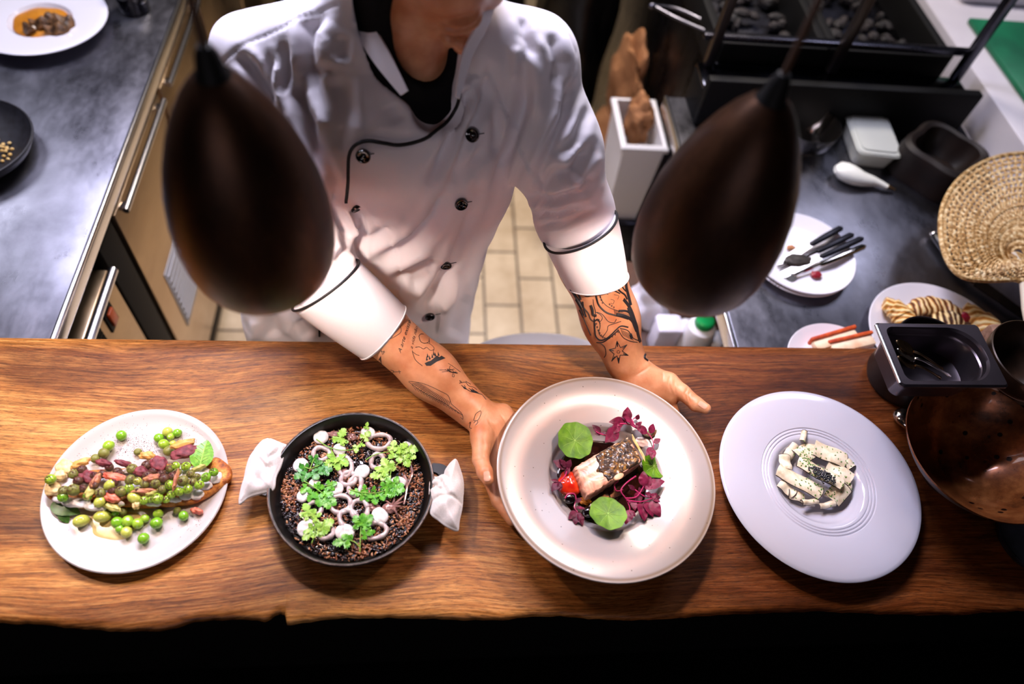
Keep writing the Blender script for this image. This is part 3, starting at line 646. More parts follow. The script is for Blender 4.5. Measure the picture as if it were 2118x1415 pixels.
# copper bowl
ZB = 1.06; CB = (.872, .450); RB = .1248
tb_ = NT('copper glaze'); b_ = tb_.b; b_.inputs['Metallic'].default_value = .55; b_.inputs['Roughness'].default_value = .2; b_.inputs['Coat Weight'].default_value = .5
f_ = tb_.noise(tb_.mapped(), 22, 7, .65); cc_ = tb_.ramp(f_, [(.3, '3a1e10'), (.5, '7a4422'), (.7, 'a4683a')])
vo = tb_.node('ShaderNodeTexVoronoi'); vo.inputs['Scale'].default_value = 42; tb_.link(tb_.mapped(), vo.inputs['Vector'])
k1 = tb_.ramp(vo.outputs['Distance'], [(.14, (255, 255, 255)), (.2, (0, 0, 0))]); tb_.link(tb_.mix(k1, cc_, lin('1c0e0c')), b_.inputs['Base Color'])
tb_.bump(tb_.noise(tb_.mapped(), 25, 3), .15, .003)
hb = ZB-TZ
prof = [(.0005, z+.012)]+[(RB*.975*k/14, z+.012+(hb-.014)*(k/14)**1.9) for k in range(1, 14)]+[(RB*.985, ZB-.001), (RB*.995, ZB+.0005), (RB, ZB-.002)]+[(RB*(.985*k/14+.012), z+.004+(hb-.008)*(k/14)**1.7) for k in range(13, 4, -1)]+[(.040, z+.006), (.038, z), (.0005, z)]
wb_ = lambda a: .004*math.sin(2*a+.5)
ni = 17; mbw = MB(); mbw.lathe(prof[:ni], (*CB, 0), 160, wob=wb_); mbw.cur = 1; mbw.lathe(prof[ni-1:], (*CB, 0), 160, wob=wb_)
tag(mbw.build('copper_bowl', [tb_.m, mat('brown bowl outside', '3a2418', .5, c2='241610', nscale=30)], origin=(*CB, z)), 'large speckled copper-brown bowl at the right end of the bar', 'bowl')
# small brown bowl upper right
zs = 1.13; cs = atz(2150, 735, zs)
dkb = mat('dark bronze glaze', '3c2a1e', .35, .3, c2='241810', nscale=30)
prof = [(.0005, z+.11)]+[(.072*math.sin(a), z+.11+.065*(1-math.cos(a))) for a in [math.pi/2*k/10 for k in range(1, 11)]]+[(.0735, z+.1765), (.075, z+.175)]+[(.075*math.sin(a)**.8, z+.105+.068*(1-math.cos(a))) for a in [math.pi/2*k/10 for k in range(10, 3, -1)]]+[(.035, z+.104), (.0005, z+.104)]
cs = atz(2148, 740, z+.175)
sb = MB().lathe(prof, (cs.x, cs.y, 0), 96); tag(sb.build('brown_bowl', dkb), 'small dark brown bowl on the wooden block at the right edge', 'bowl')
bw = mat('weathered wood block', '9a7660', .7, c2='6a4836', nscale=12, stretch=(1, 6, 6), bump=.4)
m = MB().box(1.0, 1.13, .585, .70, z+.0005, z+.1035, .006); tag(m.build('wooden_block', bw), 'weathered wooden block under the small brown bowl', 'block')
# dark dish bottom right
dd = mat('black dish', '15141a', .38, c2='2b2a33', nscale=50, bump=.3)
cd = atz(2140, 1125, z+.02); prof = [(.0005, z+.008), (.05, z+.008), (.062, z+.016), (.068, z+.025), (.0705, z+.025), (.070, z+.021), (.058, z+.002), (.05, z), (.0005, z)]
tag(MB().lathe(prof, (cd.x+.015, cd.y+.012, 0), 96).build('black_dish', dd), 'small black dish at the bottom right corner of the bar', 'dish')
# pot and gastronorm container
ZG = 1.128
ctr = (atz(1808, 677, ZG)+atz(2019, 666, ZG)+atz(2092, 787, ZG)+atz(1867, 803, ZG))/4
dg = mat('dark enamel', '1e181a', .4, .1, c2='151012', nscale=10)
pp = atz(1868, 800, 1.05)
pot = MB().lathe([(.0005, z+.004), (.058, z+.004), (.062, z+.01), (.062, z+.110), (.064, z+.1115), (.066, z+.110), (.066, z+.01), (.062, z), (.0005, z)], (.866, .642, 0), 80)
tag(pot.build('dark_pot', dg), 'dark grey round pot holding the steel cutlery container', 'pot')
gn = thing('steel_container', 'dark steel gastronorm container of spoons on top of the grey pot', 'container', (ctr.x, ctr.y, z+.1122))
gm = mat('dark steel', '5a5258', .3, .85, c2='4a4348', nscale=9); hx, hy = .0915, .0605
def gnring(hx_, hy_, r0, zz, n=12, side='D'):
    pts = []
    for (sx, sy, a0, rr) in ((1, -1, -90, r0), (1, 1, 0, r0), (-1, 1, 90, .014), (-1, -1, 180, .014)):
        for k in range(n+1):
            a = R(a0+90*k/n); pts.append((ctr.x+sx*(hx_-rr)+rr*math.cos(a), ctr.y+sy*(hy_-rr)+rr*math.sin(a), zz))
    return pts
def sqring(hx_, hy_, rr, zz, n=12):
    pts = []
    for (sx, sy, a0) in ((1, -1, -90), (1, 1, 0), (-1, 1, 90), (-1, -1, 180)):
        for k in range(n+1):
            a = R(a0+90*k/n); pts.append((ctr.x+sx*(hx_-rr)+rr*math.cos(a), ctr.y+sy*(hy_-rr)+rr*math.sin(a), zz))
    return pts
g = MB(); zb_ = z+.1505
ih, iv = hx-.016, hy-.012
g.grid([gnring(ih-.02, iv-.016, .030, z+.1135), gnring(ih-.008, iv-.005, .040, z+.120), gnring(ih-.004, iv-.003, .042, ZG-.020), gnring(ih-.003, iv-.002, .043, ZG-.016), gnring(ih-.0005, iv-.0005, .045, ZG-.014), gnring(ih, iv, .046, ZG-.004), gnring(ih+.003, iv+.003, .048, ZG), sqring(hx-.003, hy-.003, .006, ZG), sqring(hx, hy, .007, ZG-.003), sqring(hx, hy, .007, ZG-.006),
       sqring(hx-.002, hy-.002, .007, ZG-.006), gnring(ih+.004, iv+.004, .048, ZG-.004), gnring(ih+.0005, iv+.0005, .044, ZG-.02), gnring(ih-.006, iv-.004, .040, z+.119), gnring(ih-.02, iv-.016, .030, z+.1122)], True, True, True)
g.build('container_body', gm, gn, sharp=35)
rim = MB().tube([(ctr.x-hx+.001, ctr.y-hy+.006, ZG-.002), (ctr.x-hx+.001, ctr.y+hy-.006, ZG-.002)], .0032, 10); rim.build('rolled_rim', M['bright'], gn, label='bright rolled left rim of the container')
sm_ = mat('old gold steel', '7a6248', .25, 1); sm2 = M['chrome']
for k, (a, b, mm, lb) in enumerate([((1855, 705), (1950, 765), sm_, 'brass-toned teaspoon lying uppermost in the steel container'), ((1857, 722), (1965, 778), sm2, 'bright steel teaspoon in the middle of the steel container'), ((1858, 738), (1945, 782), sm_, 'brass-toned teaspoon nearest the front wall of the steel container')]):
    A, B = atz(*a, ZG-.012-k*.004), atz(*b, ZG-.040-k*.003); F_ = frame(B-A); L = (B-A).length
    t = thing('teaspoon', lb, 'spoon', tuple(A), None)
    m = MB(); m.ell(A+F_@Vector((.018, 0, -.001)), (.019, .011, .004), F_, 18, 8, fn=lambda q: Vector((q.x, q.y*(1+.2*q.x/.019), q.z-(.004 if q.z > 0 else .0)*(1-min((q.x/.019)**2+(q.y/.011)**2, 1))))); m.build('bowl', mm, t)
    MB().tube(spline([A+F_@Vector((.035, 0, 0)), A+F_@Vector((.05, 0, .003)), A+F_@Vector((L*.9, 0, .001)), A+F_@Vector((L, 0, 0))], 5), [.0022]*6+[.0025]*5+[.0035]*5, 8, flat=.6).build('handle', mm, t)
# steel ladle behind the copper bowl
q = atz(1872, 862, z+.02); t = thing('steel_spoon', 'shiny steel serving spoon peeking out left of the copper bowl', 'spoon', (q.x, q.y, z))
MB().ell((q.x+.012, q.y-.004, z+.013), (.03, .021, .012), rotz(-.6), 24, 12).build('bowl', M['chrome'], t)
MB().tube([(q.x+.03, q.y-.006, z+.02), (q.x+.05, q.y+.02, z+.026), (q.x+.075, q.y+.08, z+.006)], .0035, 8).build('handle', sm_, t)
# napkins wrapped around the pan handles
lin_m = mat('linen napkin', 'dcd6d4', .9, c2='d0c8c6', nscale=400, bump=.35, bscale=900, dist=.0006, sheen=.3)
def napkin(outer, label, d, seed, folds):
    F_ = frame(d); c0 = Vector((*CP, z+.043))
    W = [atz(x, y, z+.062) for x, y in outer]
    lo = np.array([min(p.x for p in W)-.02, min(p.y for p in W)-.02, z+.001]); hi = np.array([max(p.x for p in W)+.02, max(p.y for p in W)+.02, z+.10]); h = .0014
    P = field(lo, hi, h); n = P.shape[:3]
    # extruded outline, distance in the plane
    flat = P[:, :, 0, :2].reshape(-1, 2); poly = [(p.x, p.y) for p in spline(W+W[:1], 5)]
    dd_, _ = pldist(flat, poly); ins = inpoly(flat, poly); dd_ = np.where(ins, -dd_, dd_).reshape(n[0], n[1], 1)
    zz = P[..., 2]; mid = z+.043+0*zz
    # cloth bulges up near the middle, droops at the outside corner
    rel = (P[..., 0]-c0.x)*d.x+(P[..., 1]-c0.y)*d.y-.12
    mid = z+.045-.25*np.maximum(rel-.02, 0)
    th = .021+.004*np.sin(P[..., 0]*190+seed)*np.sin(P[..., 1]*150)
    th = th*np.clip(1-np.exp(dd_/.012), .2, 1)
    S = smax(dd_, np.abs(zz-mid)-th, .006)
    px = proj(P[:, :, n[2]//2, :].reshape(-1, 3)); disp = np.zeros(len(px))
    for line, dep, wd in folds:
        q_, t_ = pldist(px, line); disp += dep*np.exp(-(q_/wd)**2)*np.clip(4*t_*(1-t_)+.25, 0, 1)
    S = S+disp.reshape(n[0], n[1], 1)*(zz > mid)
    v, f = extract(S, lo, h); m = MB(); m.add(v, f); o = m.build('napkin', lin_m, sharp=180)
    return tag(o, label, 'napkin', None)
zq = lambda L: [(460+x/3.3685, 800+y/3.3685) for x, y in L]
NAP = [napkin(zq([(290, 312), (380, 345), (455, 385), (425, 440), (400, 520), (365, 600), (345, 690), (250, 720), (170, 745), (95, 790), (100, 690), (125, 590), (145, 500), (175, 420), (235, 350)]), 'white linen napkin wrapped around the left pan handle', hdir[0], 1,
       [(zq([(300, 320), (310, 400), (300, 480), (340, 600)]), .006, 4), (zq([(240, 500), (300, 560), (350, 560)]), .007, 5), (zq([(410, 400), (380, 470), (320, 520)]), .005, 4), (zq([(130, 600), (220, 640), (330, 690)]), .002, 7), (zq([(280, 530), (320, 600), (330, 640)]), .006, 4), (zq([(180, 430), (240, 470), (270, 560)]), .003, 8)]),
       napkin(zq([(1450, 580), (1500, 590), (1530, 570), (1600, 480), (1635, 465), (1665, 530), (1685, 600), (1690, 690), (1680, 800), (1660, 900), (1645, 975), (1560, 950), (1500, 905), (1445, 855), (1440, 760), (1437, 660)]), 'white linen napkin wrapped around the right pan handle', hdir[1], 4,
       [(zq([(1440, 600), (1510, 650), (1540, 700), (1570, 770)]), .006, 4), (zq([(1530, 570), (1570, 640), (1560, 700)]), .006, 4), (zq([(1450, 800), (1520, 770), (1600, 770), (1670, 800)]), .005, 4), (zq([(1480, 700), (1530, 730)]), .006, 4), (zq([(1445, 690), (1500, 690), (1560, 640)]), .005, 4)])]
# ================================================================== pendant heat lamps
bronze = NT('aged bronze'); bb = bronze.b; f_ = bronze.noise(bronze.mapped((1, 1, .5)), 14, 6, .65)
bronze.link(bronze.ramp(f_, [(.3, '24140b'), (.5, '3c2414'), (.72, '5a3a24')]), bb.inputs['Base Color']); bb.inputs['Metallic'].default_value = .75; bb.inputs['Roughness'].default_value = .42
bulbm = bpy.data.materials.new('lamp bulb glow'); bulbm.use_nodes = True; nt = bulbm.node_tree; nt.nodes.clear(); em = nt.nodes.new('ShaderNodeEmission'); ou = nt.nodes.new('ShaderNodeOutputMaterial'); nt.links.new(em.outputs[0], ou.inputs[0]); em.inputs[0].default_value = (1, .81, .70, 1); em.inputs[1].default_value = BULB
M['shade_in'] = mat('copper shade lining', '8a5434', .5, .3)
def lamp(x, y, zr, label):
    t = thing('pendant_lamp', label, 'lamp', (x, y, zr), None)
    H_ = LAMPH; ro = LAMPR
    outer = [(.80, 0), (.86, .025), (.93, .08), (.98, .16), (1.0, .26), (.985, .37), (.925, .50), (.82, .63), (.69, .745), (.545, .845), (.41, .92), (.29, .97), (.2, 1.0)]
    pr = [(ro*a, zr+H_*b) for a, b in outer]+[(ro*a*.97-.0015, zr+H_*b-.004) for a, b in reversed(outer[2:])]+[(ro*.80-.003, zr+.004), (ro*.80-.002, zr)]
    m = MB(); m.lathe(pr[:len(outer)+1], (x, y, 0), 96); m.cur = 1; m.lathe(pr[len(outer):]+[pr[0]], (x, y, 0), 96); m.build('shade', [bronze.m, M['shade_in']], t)
    MB().lathe([(.0005, zr+H_+.030), (.006, zr+H_+.028), (.010, zr+H_+.020), (.013, zr+H_+.004), (.0185, zr+H_-.006), (.017, zr+H_-.012), (.0005, zr+H_-.012)], (x, y, 0), 32).build('cap', M['blackgap'], t)
    MB().tube([(x, y, zr+H_+.025), (x, y, 2.999)], .0035, 8).build('cord', mat('cloth cord', '3e2614', .8), t)
    MB().tube([(x, y, zr+.084), (x, y, zr+H_-.02)], [.016, .016], 16).build('socket', M['blackgap'], t)
    MB().ell((x, y, zr+.066), (.018, .018, .022)).build('bulb', bulbm, t, label='glowing warm bulb')
LAMPH, LAMPR = .262, .084
L1 = (-.192, .552); L2 = (.322, .560); L0 = (-.70, .55)
lamp(*L1, 1.335, 'dark bronze pendant lamp in front of the chef\'s sleeve, the left one')
lamp(*L2, 1.335, 'brown bronze pendant lamp hanging between chef and prep counter, the right one')
lamp(*L0, 1.335, 'third bronze pendant lamp over the far left end of the bar')
# ================================================================== food on plate one: pea toast
q1 = lambda x, y: (x/3.5385, 800+y/3.5385)
zp = TZ+.0088; ZT = TZ+.024
def noisy(c, c2, sc, rough=.45, bump=.4, **k): return mat('food '+c, c, rough, c2=c2, nscale=sc, bump=bump, **k)
bread = NT('toasted bread'); f_ = bread.noise(bread.mapped(), 95, 6, .7); bread.link(bread.ramp(f_, [(.3, '4a200c'), (.46, 'a8581c'), (.6, 'd08a34'), (.75, 'e8b868')]), bread.b.inputs['Base Color']); bread.b.inputs['Roughness'].default_value = .5; bread.bump(f_, .9, .003)
to = thing('toast', 'long golden slice of toasted bread under the peas on the left plate', 'toast', tuple(atz(*q1(1000, 750), zp+.001)))
OT = [atz(*q1(x, y), ZT-.004) for x, y in [(345, 700), (332, 790), (420, 848), (560, 880), (700, 895), (850, 885), (950, 872), (1060, 880), (1250, 868), (1400, 850), (1500, 810), (1620, 735), (1690, 670), (1692, 600), (1645, 545), (1588, 518), (1540, 545), (1400, 560), (1200, 570), (900, 600), (700, 610), (450, 640)]]
OTs = spline(OT+OT[:1], 4)[:-1]; cx_ = sum((p.x for p in OTs))/len(OTs); cy_ = sum((p.y for p in OTs))/len(OTs)
def ringk(k, zz, wob=0): return [(cx_+(p.x-cx_)*k, cy_+(p.y-cy_)*k, zz+wob*math.sin(i*1.7)*math.sin(i*.63)) for i, p in enumerate(OTs)]
MB().grid([ringk(.92, zp+.0008), ringk(.985, zp+.003, .0004), ringk(1.0, ZT-.007, .0006), ringk(.985, ZT-.002, .0012), ringk(.93, ZT-.0008, .0015), ringk(.7, ZT-.0015, .001), ringk(.35, ZT-.002, .001), ringk(.02, ZT-.002)], True, True, True).build('slice', bread.m, to, sharp=70)
curd = mat('white curd', 'f2ecea', .35, c2='e6d8d8', nscale=60, bump=.3)
cm = MB()
for k, (x, y, a, b) in enumerate([(560, 850, 90, 32), (700, 880, 75, 26), (860, 855, 45, 20), (1440, 790, 42, 34), (1360, 805, 40, 24), (1580, 665, 36, 42), (1510, 725, 36, 30), (1270, 830, 46, 16), (1120, 860, 50, 14), (430, 820, 40, 26), (540, 720, 130, 50), (800, 710, 240, 70), (1150, 680, 260, 80), (1380, 640, 150, 60)]):
    crumple(cm, atz(*q1(x, y), ZT+.001), (a*.00022, b*.00022, .0042), k, .18, rotz(-.1), 24, 12)
cm.build('curd_topping', curd, to, sharp=180, label='white curd spread on the toast')
olive = noisy('c8a860', 'e0c88c', 30, .25, .1); m = MB()
m.lathe([(.0005, zp+.0012), (.030, zp+.0012), (.036, zp+.0006), (.038, zp-.0004)], atz(*q1(860, 1010), 0) if False else (atz(*q1(850, 1010), zp).x, atz(*q1(850, 1010), zp).y, 0), 60, 1.0, .55, wob=lambda a: .12*math.sin(3*a)+.07*math.sin(5*a+1))
tag(m.build('oil_puddle', olive), 'thin golden oil puddle under the peas at the front of the left plate', 'sauce')
# peas
def peamat(n, c, c2, sp):
    t = NT(n); b = t.b; b.inputs['Roughness'].default_value = .22 if sp < .45 else .5; b.inputs['Coat Weight'].default_value = .4 if sp < .45 else .05; b.inputs['Subsurface Weight'].default_value = .1; b.inputs['Subsurface Scale'].default_value = .002
    g = t.ramp(t.noise(t.mapped(), 150, 3), [(.35, c), (.65, c2)])
    if sp: g = t.mix(t.ramp(t.noise(t.mapped(coord='Object'), 620, 3, .6), [(sp, (0, 0, 0)), (sp+.05, (255, 255, 255))]), lin('3a1820'), g)
    t.link(g, b.inputs['Base Color']); return t.m
PM = [peamat('pea green', '5c961a', '86ba30', 0), peamat('pea bright', '8abc28', 'acd040', .40), peamat('pea pale', 'b0bc3c', 'd0d468', .40), peamat('pea spiced', '8a9a38', 'b0b450', .48), peamat('pea purple', '7a5030', 'a88c44', .54)]
pm_ = []
for k, mm in enumerate(PM):
    d = MB().ell((0, 0, 0), (1, .93, .9), None, 22, 14, fn=lambda p: Vector((p.x*(1-.08*math.exp(-((p.z-.9)/.3)**2)), p.y, p.z-.10*math.exp(-((p.x-.2)**2+(p.y)**2)/.05)*(1 if p.z > 0 else 0)))); pm_.append(d.mesh('pea', mm, (0, 0, 0)))
def pea(x, y, r_, c, zz, label, group, elong=1.0, name='pea', cat='pea'):
    rw = r_*.000219; p = atz(*q1(x, y), zz+rw*.9)
    o = bpy.data.objects.new(name, pm_[c]); col.objects.link(o); o.location = (p.x, p.y, zz+rw*.88); o.scale = (rw*elong, rw, rw); o.rotation_euler = (rnd.uniform(-.5, .5), rnd.uniform(-.5, .5), rnd.uniform(0, 6.28)); tag(o, label, cat, group); return o
G = 'peas heaped on the toast'
LONE = {(888, 358): 'lone dark green pea at the back left of the pea toast plate', (1010, 478): 'single spiced pea on the white speckled area above the toast', (1050, 1110): 'lone glossy pea nearest the front edge of the left plate', (370, 678): 'bright pea at the far left tip of the toast'}
top_ = [(888, 358, 38, 0), (795, 432, 40, 1), (760, 485, 38, 3), (697, 525, 32, 3), (1010, 478, 28, 3), (1225, 330, 36, 2), (1298, 338, 32, 0), (1162, 375, 36, 0), (1250, 365, 28, 1), (1198, 420, 38, 1), (1235, 470, 38, 3), (1265, 415, 24, 2)]
mid_ = [(968, 603, 38, 3), (935, 570, 25, 3), (1073, 577, 38, 4), (1285, 580, 32, 1), (1360, 583, 33, 1), (1240, 600, 28, 3), (952, 682, 35, 3), (1005, 692, 28, 2), (1060, 710, 32, 3), (1140, 707, 34, 3), (1200, 672, 36, 4), (1245, 718, 34, 1), (1338, 690, 38, 3), (1395, 640, 30, 3), (1408, 697, 30, 3), (1460, 720, 32, 1), (1375, 750, 34, 1), (1310, 768, 32, 1), (1255, 788, 30, 1), (1183, 755, 32, 3), (1155, 818, 38, 1), (1218, 825, 26, 1), (1105, 825, 24, 1), (1055, 832, 30, 1), (945, 742, 32, 1), (888, 765, 38, 3), (735, 778, 34, 3), (540, 755, 42, 3), (468, 762, 36, 3), (460, 808, 35, 0), (370, 678, 36, 1), (570, 690, 32, 4), (605, 745, 28, 4), (750, 640, 30, 4), (690, 650, 28, 4), (1508, 663, 34, 0), (1564, 625, 32, 0), (1080, 650, 32, 4), (1120, 620, 30, 4), (1300, 625, 28, 3), (1180, 640, 30, 4), (600, 610, 34, 4), (540, 640, 34, 3), (860, 620, 30, 4), (800, 590, 30, 4), (880, 645, 28, 4), (1262, 655, 30, 4), (840, 700, 28, 4), (690, 720, 30, 4), (1440, 660, 26, 3), (640, 800, 30, 0), (820, 760, 28, 4), (1010, 760, 28, 3)]
bot_ = [(848, 918, 30, 0), (900, 915, 28, 3), (858, 995, 40, 0), (935, 985, 40, 1), (877, 1040, 30, 0), (925, 1065, 38, 2), (1008, 1002, 36, 1), (1060, 965, 30, 1), (1157, 930, 34, 1), (1145, 998, 42, 0), (1050, 1110, 38, 0), (1297, 908, 26, 3), (1343, 945, 34, 0)]
ALLP = []
for (x, y, r_, c) in top_:
    back = x > 1100
    ALLP.append(pea(x, y, r_, c, zp if x in (888, 1010) or (back and y < 400) else zp+.004, LONE.get((x, y), 'green pea in the loose cluster at the back right of the left plate' if back else 'green pea in the short row climbing the back left of the toast'), None if (x, y) in LONE else ('peas in the back right cluster' if back else 'peas at the back left')))
rnd.seed(3)
for i, (x, y, r_, c) in enumerate(mid_):
    cen = 1-min(abs(y-690)/170, 1)
    ALLP.append(pea(x, y, r_, c, ZT+.003+.012*cen, LONE.get((x, y), 'spice-dusted pea in the heap covering the toast'), None if (x, y) in LONE else G))
for (x, y, r_, c) in bot_:
    ALLP.append(pea(x, y, r_, c, zp+.001, LONE.get((x, y), 'green pea at the right of the front row beside the toast' if x > 1250 else 'green pea in the front row below the toast'), None if (x, y) in LONE else ('two peas at the front right' if x > 1250 else 'peas in the front row')))
for (x, y, r_, zz, lb) in ((593, 982, 42, zp, 'pale yellow-green broad bean at the front left below the toast'), (750, 948, 44, zp+.002, 'long pale broad bean lying in the oil below the toast'), (982, 812, 38, ZT+.004, 'pale broad bean at the front edge of the toast'), (805, 718, 36, ZT+.012, 'cut golden broad bean near the middle of the heap'), (735, 838, 38, ZT+.002, 'yellow-green broad bean by the white curd')): pea(x, y, r_, 2, zz, lb, None, 1.22, 'broad_bean', 'bean')
# charred and spiced pieces
pc_m = [noisy('9a5a44', 'c88a5c', 130, .5, .5), noisy('5a1c28', '8a3a40', 150, .6, .5), noisy('d8b070', 'f0d8a4', 90, .45, .4), noisy('c48440', 'e0b060', 90, .4, .4), noisy('a8a050', 'd0c878', 90, .4, .4), noisy('c84838', 'e89070', 90, .4, .4)]
for k, (x, y, a, b, ang, mm, zz, lb, nm) in enumerate([
    (1160, 565, 62, 52, .6, 1, .014, 'dark red spiced onion petal in the middle back of the heap', 'onion_petal'), (822, 812, 52, 32, .3, 5, .008, 'salmon-pink charred shallot at the front of the heap', 'shallot'),
    (470, 590, 52, 55, 0, 2, .006, 'pale spiced cauliflower floret at the back left of the toast', 'cauliflower_floret'), (385, 745, 52, 48, .3, 2, .004, 'pale cauliflower floret at the left tip of the toast', 'cauliflower_floret'),
    (440, 650, 40, 34, 0, 2, .008, 'small pale floret between the two larger cauliflower florets', 'cauliflower_floret'), (590, 560, 60, 28, -.5, 3, .008, 'tan crisp behind the left end of the pea heap', 'crisp'),
    (662, 760, 26, 62, .2, 4, .012, 'upright yellow-green pea pod strip left in the heap', 'pod_strip'), (700, 690, 22, 56, .3, 0, .016, 'narrow brown charred strip left in the heap', 'charred_strip'),
    (1055, 765, 92, 18, -.1, 0, .012, 'long brown charred strip across the middle of the heap', 'charred_strip'), (1288, 680, 12, 74, .05, 0, .022, 'thin purple stem standing right of the middle', 'stem'),
    (840, 660, 80, 26, .15, 5, .018, 'pink-brown onion strip across the left middle of the heap', 'onion_strip'), (1000, 860, 24, 34, 0, 2, .003, 'small cream crumb hanging over the toast edge', 'toast_crumb'),
    (820, 880, 62, 24, .35, 4, .001, 'folded yellow petal over the front of the toast', 'petal'), (1110, 670, 50, 26, -.3, 0, .019, 'brown spiced shallot half at the centre of the heap', 'shallot'),
    (1075, 505, 50, 28, 0, 3, .004, 'tan crumb cluster behind the centre of the toast', 'crumb'), (1340, 420, 80, 32, -.35, 3, .006, 'tan spiced crisp at the back right of the toast', 'crisp'), (1350, 480, 96, 44, -.4, 1, .010, 'dark red spiced petal beside the mint leaf', 'onion_petal'),
    (760, 560, 56, 24, .2, 1, .014, 'dark red petal at the back left of the heap', 'onion_petal'), (900, 560, 60, 20, .25, 1, .014, 'thin dark red strip at the back middle of the heap', 'onion_strip'), (1440, 910, 40, 20, .3, 5, -.012, 'small pink petal lying on the plate right of the front peas', 'petal'),
    (640, 660, 60, 40, .4, 1, .012, 'dark purple petal deep in the left of the heap', 'onion_petal'), (1030, 620, 50, 34, .2, 1, .014, 'dark purple petal deep in the middle of the heap', 'onion_petal'), (1450, 600, 50, 16, -.5, 4, .014, 'yellow-green curl beneath the mint leaf', 'petal'), (1110, 785, 40, 16, -.4, 4, .009, 'pale green pod curl at the front middle of the heap', 'pod_strip')]):
    p = atz(*q1(x, y), ZT+zz+.004); m = crumple(MB(), p, (a*.00021, b*.00021, .0055 if max(a, b) < 60 else .0045), k+40, .22, rotz(-ang), 26, 16)
    tag(m.build(nm, pc_m[mm], sharp=180), lb, nm.replace('_', ' '))
# leaves
def leaf_mesh(mb, outline, M_, c, L, W, cup=.15, wave=.05, th=.0004, fold=.12, nseg=4):
    n = len(outline); cxn = sum(p[0] for p in outline)/n; rings = []
    for k in range(nseg+1):
        s_ = max(k/nseg, .02); ring = []
        for i, (x, y) in enumerate(outline):
            X = cxn+(x-cxn)*s_; Y = y*s_; zz_ = -cup*((X-cxn)**2+Y*Y)+fold*abs(Y)+wave*math.sin(X*11+i*.5)*s_*s_
            ring.append(Vector(c)+M_@Vector((X*L, Y*W, zz_*L)))
        rings.append(ring)
    up_ = (M_@Vector((0, 0, 1)))*th
    low = [[p-up_ for p in r_] for r_ in reversed(rings)]
    return mb.grid(rings+low, True, True, True)
PARS = [(0, .0), (.14, .03), (.15, .10), (.02, .13), (.0, .24), (.10, .24), (.06, .34), (.17, .32), (.20, .46), (.27, .36), (.37, .43), (.35, .30), (.42, .22), (.37, .08), (.49, .08), (.49, .21), (.57, .16), (.62, .29), (.69, .19), (.79, .26), (.81, .15), (.92, .15), (1.0, .02)]
PARS = PARS+[(x, -y) for x, y in reversed(PARS[1:])]
OVAL = [(k/12, .30*math.sin(math.pi*(k/12)**.8)**.9) for k in range(13)]; OVAL = OVAL+[(x, -y) for x, y in reversed(OVAL[1:-1])]
MINT = [(k/20, (.34+.018*(k % 2))*math.sin(math.pi*min((k/20)**.75, 1))**.8) for k in range(21)]; MINT = MINT+[(x, -y) for x, y in reversed(MINT[1:-1])]
def green(n, c, c2, sc=120, rough=.4, **k): return mat(n, c, rough, c2=c2, nscale=sc, bump=.35, dist=.0006, **k)
mintm = green('mint leaf', '4c8c1e', '80b83c', 220)
def leaf_thing(name, label, cat, a, b, z0, z1, W, outl, mm, cup=.2, fold=.12, tr=q1, roll=0, veins=None):
    A, B = atz(*tr(*a), z0), atz(*tr(*b), z1); F_ = frame(B-A, (0, 0, 1))@Matrix.Rotation(roll, 3, 'X'); L = (B-A).length
    t = thing(name, label, cat, tuple(A)); leaf_mesh(MB(), outl, F_, A, L, L*W, cup, .01, fold=fold, nseg=6).build('blade', mm, t)
    if veins:
        v_ = MB(); v_.tube([A+F_@Vector((L*k/8, 0, L*(.006-cup*((k/8-.5)**2)))) for k in range(9)], [.0008]*8+[.0003], 6)
        for k in range(1, 7):
            for s_ in (-1, 1): v_.tube([A+F_@Vector((L*(k/8+.12*j), s_*L*W*.27*j*math.sin(math.pi*k/7.5), L*(.005-cup*((k/8+.12*j-.5)**2+(.27*W*j)**2)+fold*.27*W*j))) for j in (0, .5, 1)], [.0005, .0004, .0002], 5)
        v_.build('vein', veins, t)
    return t
leaf_thing('mint_leaf', 'large speckled green mint leaf standing at the right end of the toast', 'leaf', (1455, 600), (1515, 385), ZT+.012, ZT+.016, 1.05, MINT, mintm, .3, .25, veins=mat('mint vein', 'a4cc68', .5))
leaf_thing('mint_leaf', 'dark green leaf hanging under the front left edge of the toast', 'leaf', (370, 850), (585, 925), ZT-.004, zp+.006, .8, MINT, green('dark leaf', '2c5018', '4c7826'), .3, .1)
leaf_thing('mint_leaf', 'small dark leaf tip touching the plate below the toast', 'leaf', (440, 900), (500, 1000), zp+.010, zp+.002, .9, MINT, green('dark leaf', '2c5018', '4c7826'), .3, .1)
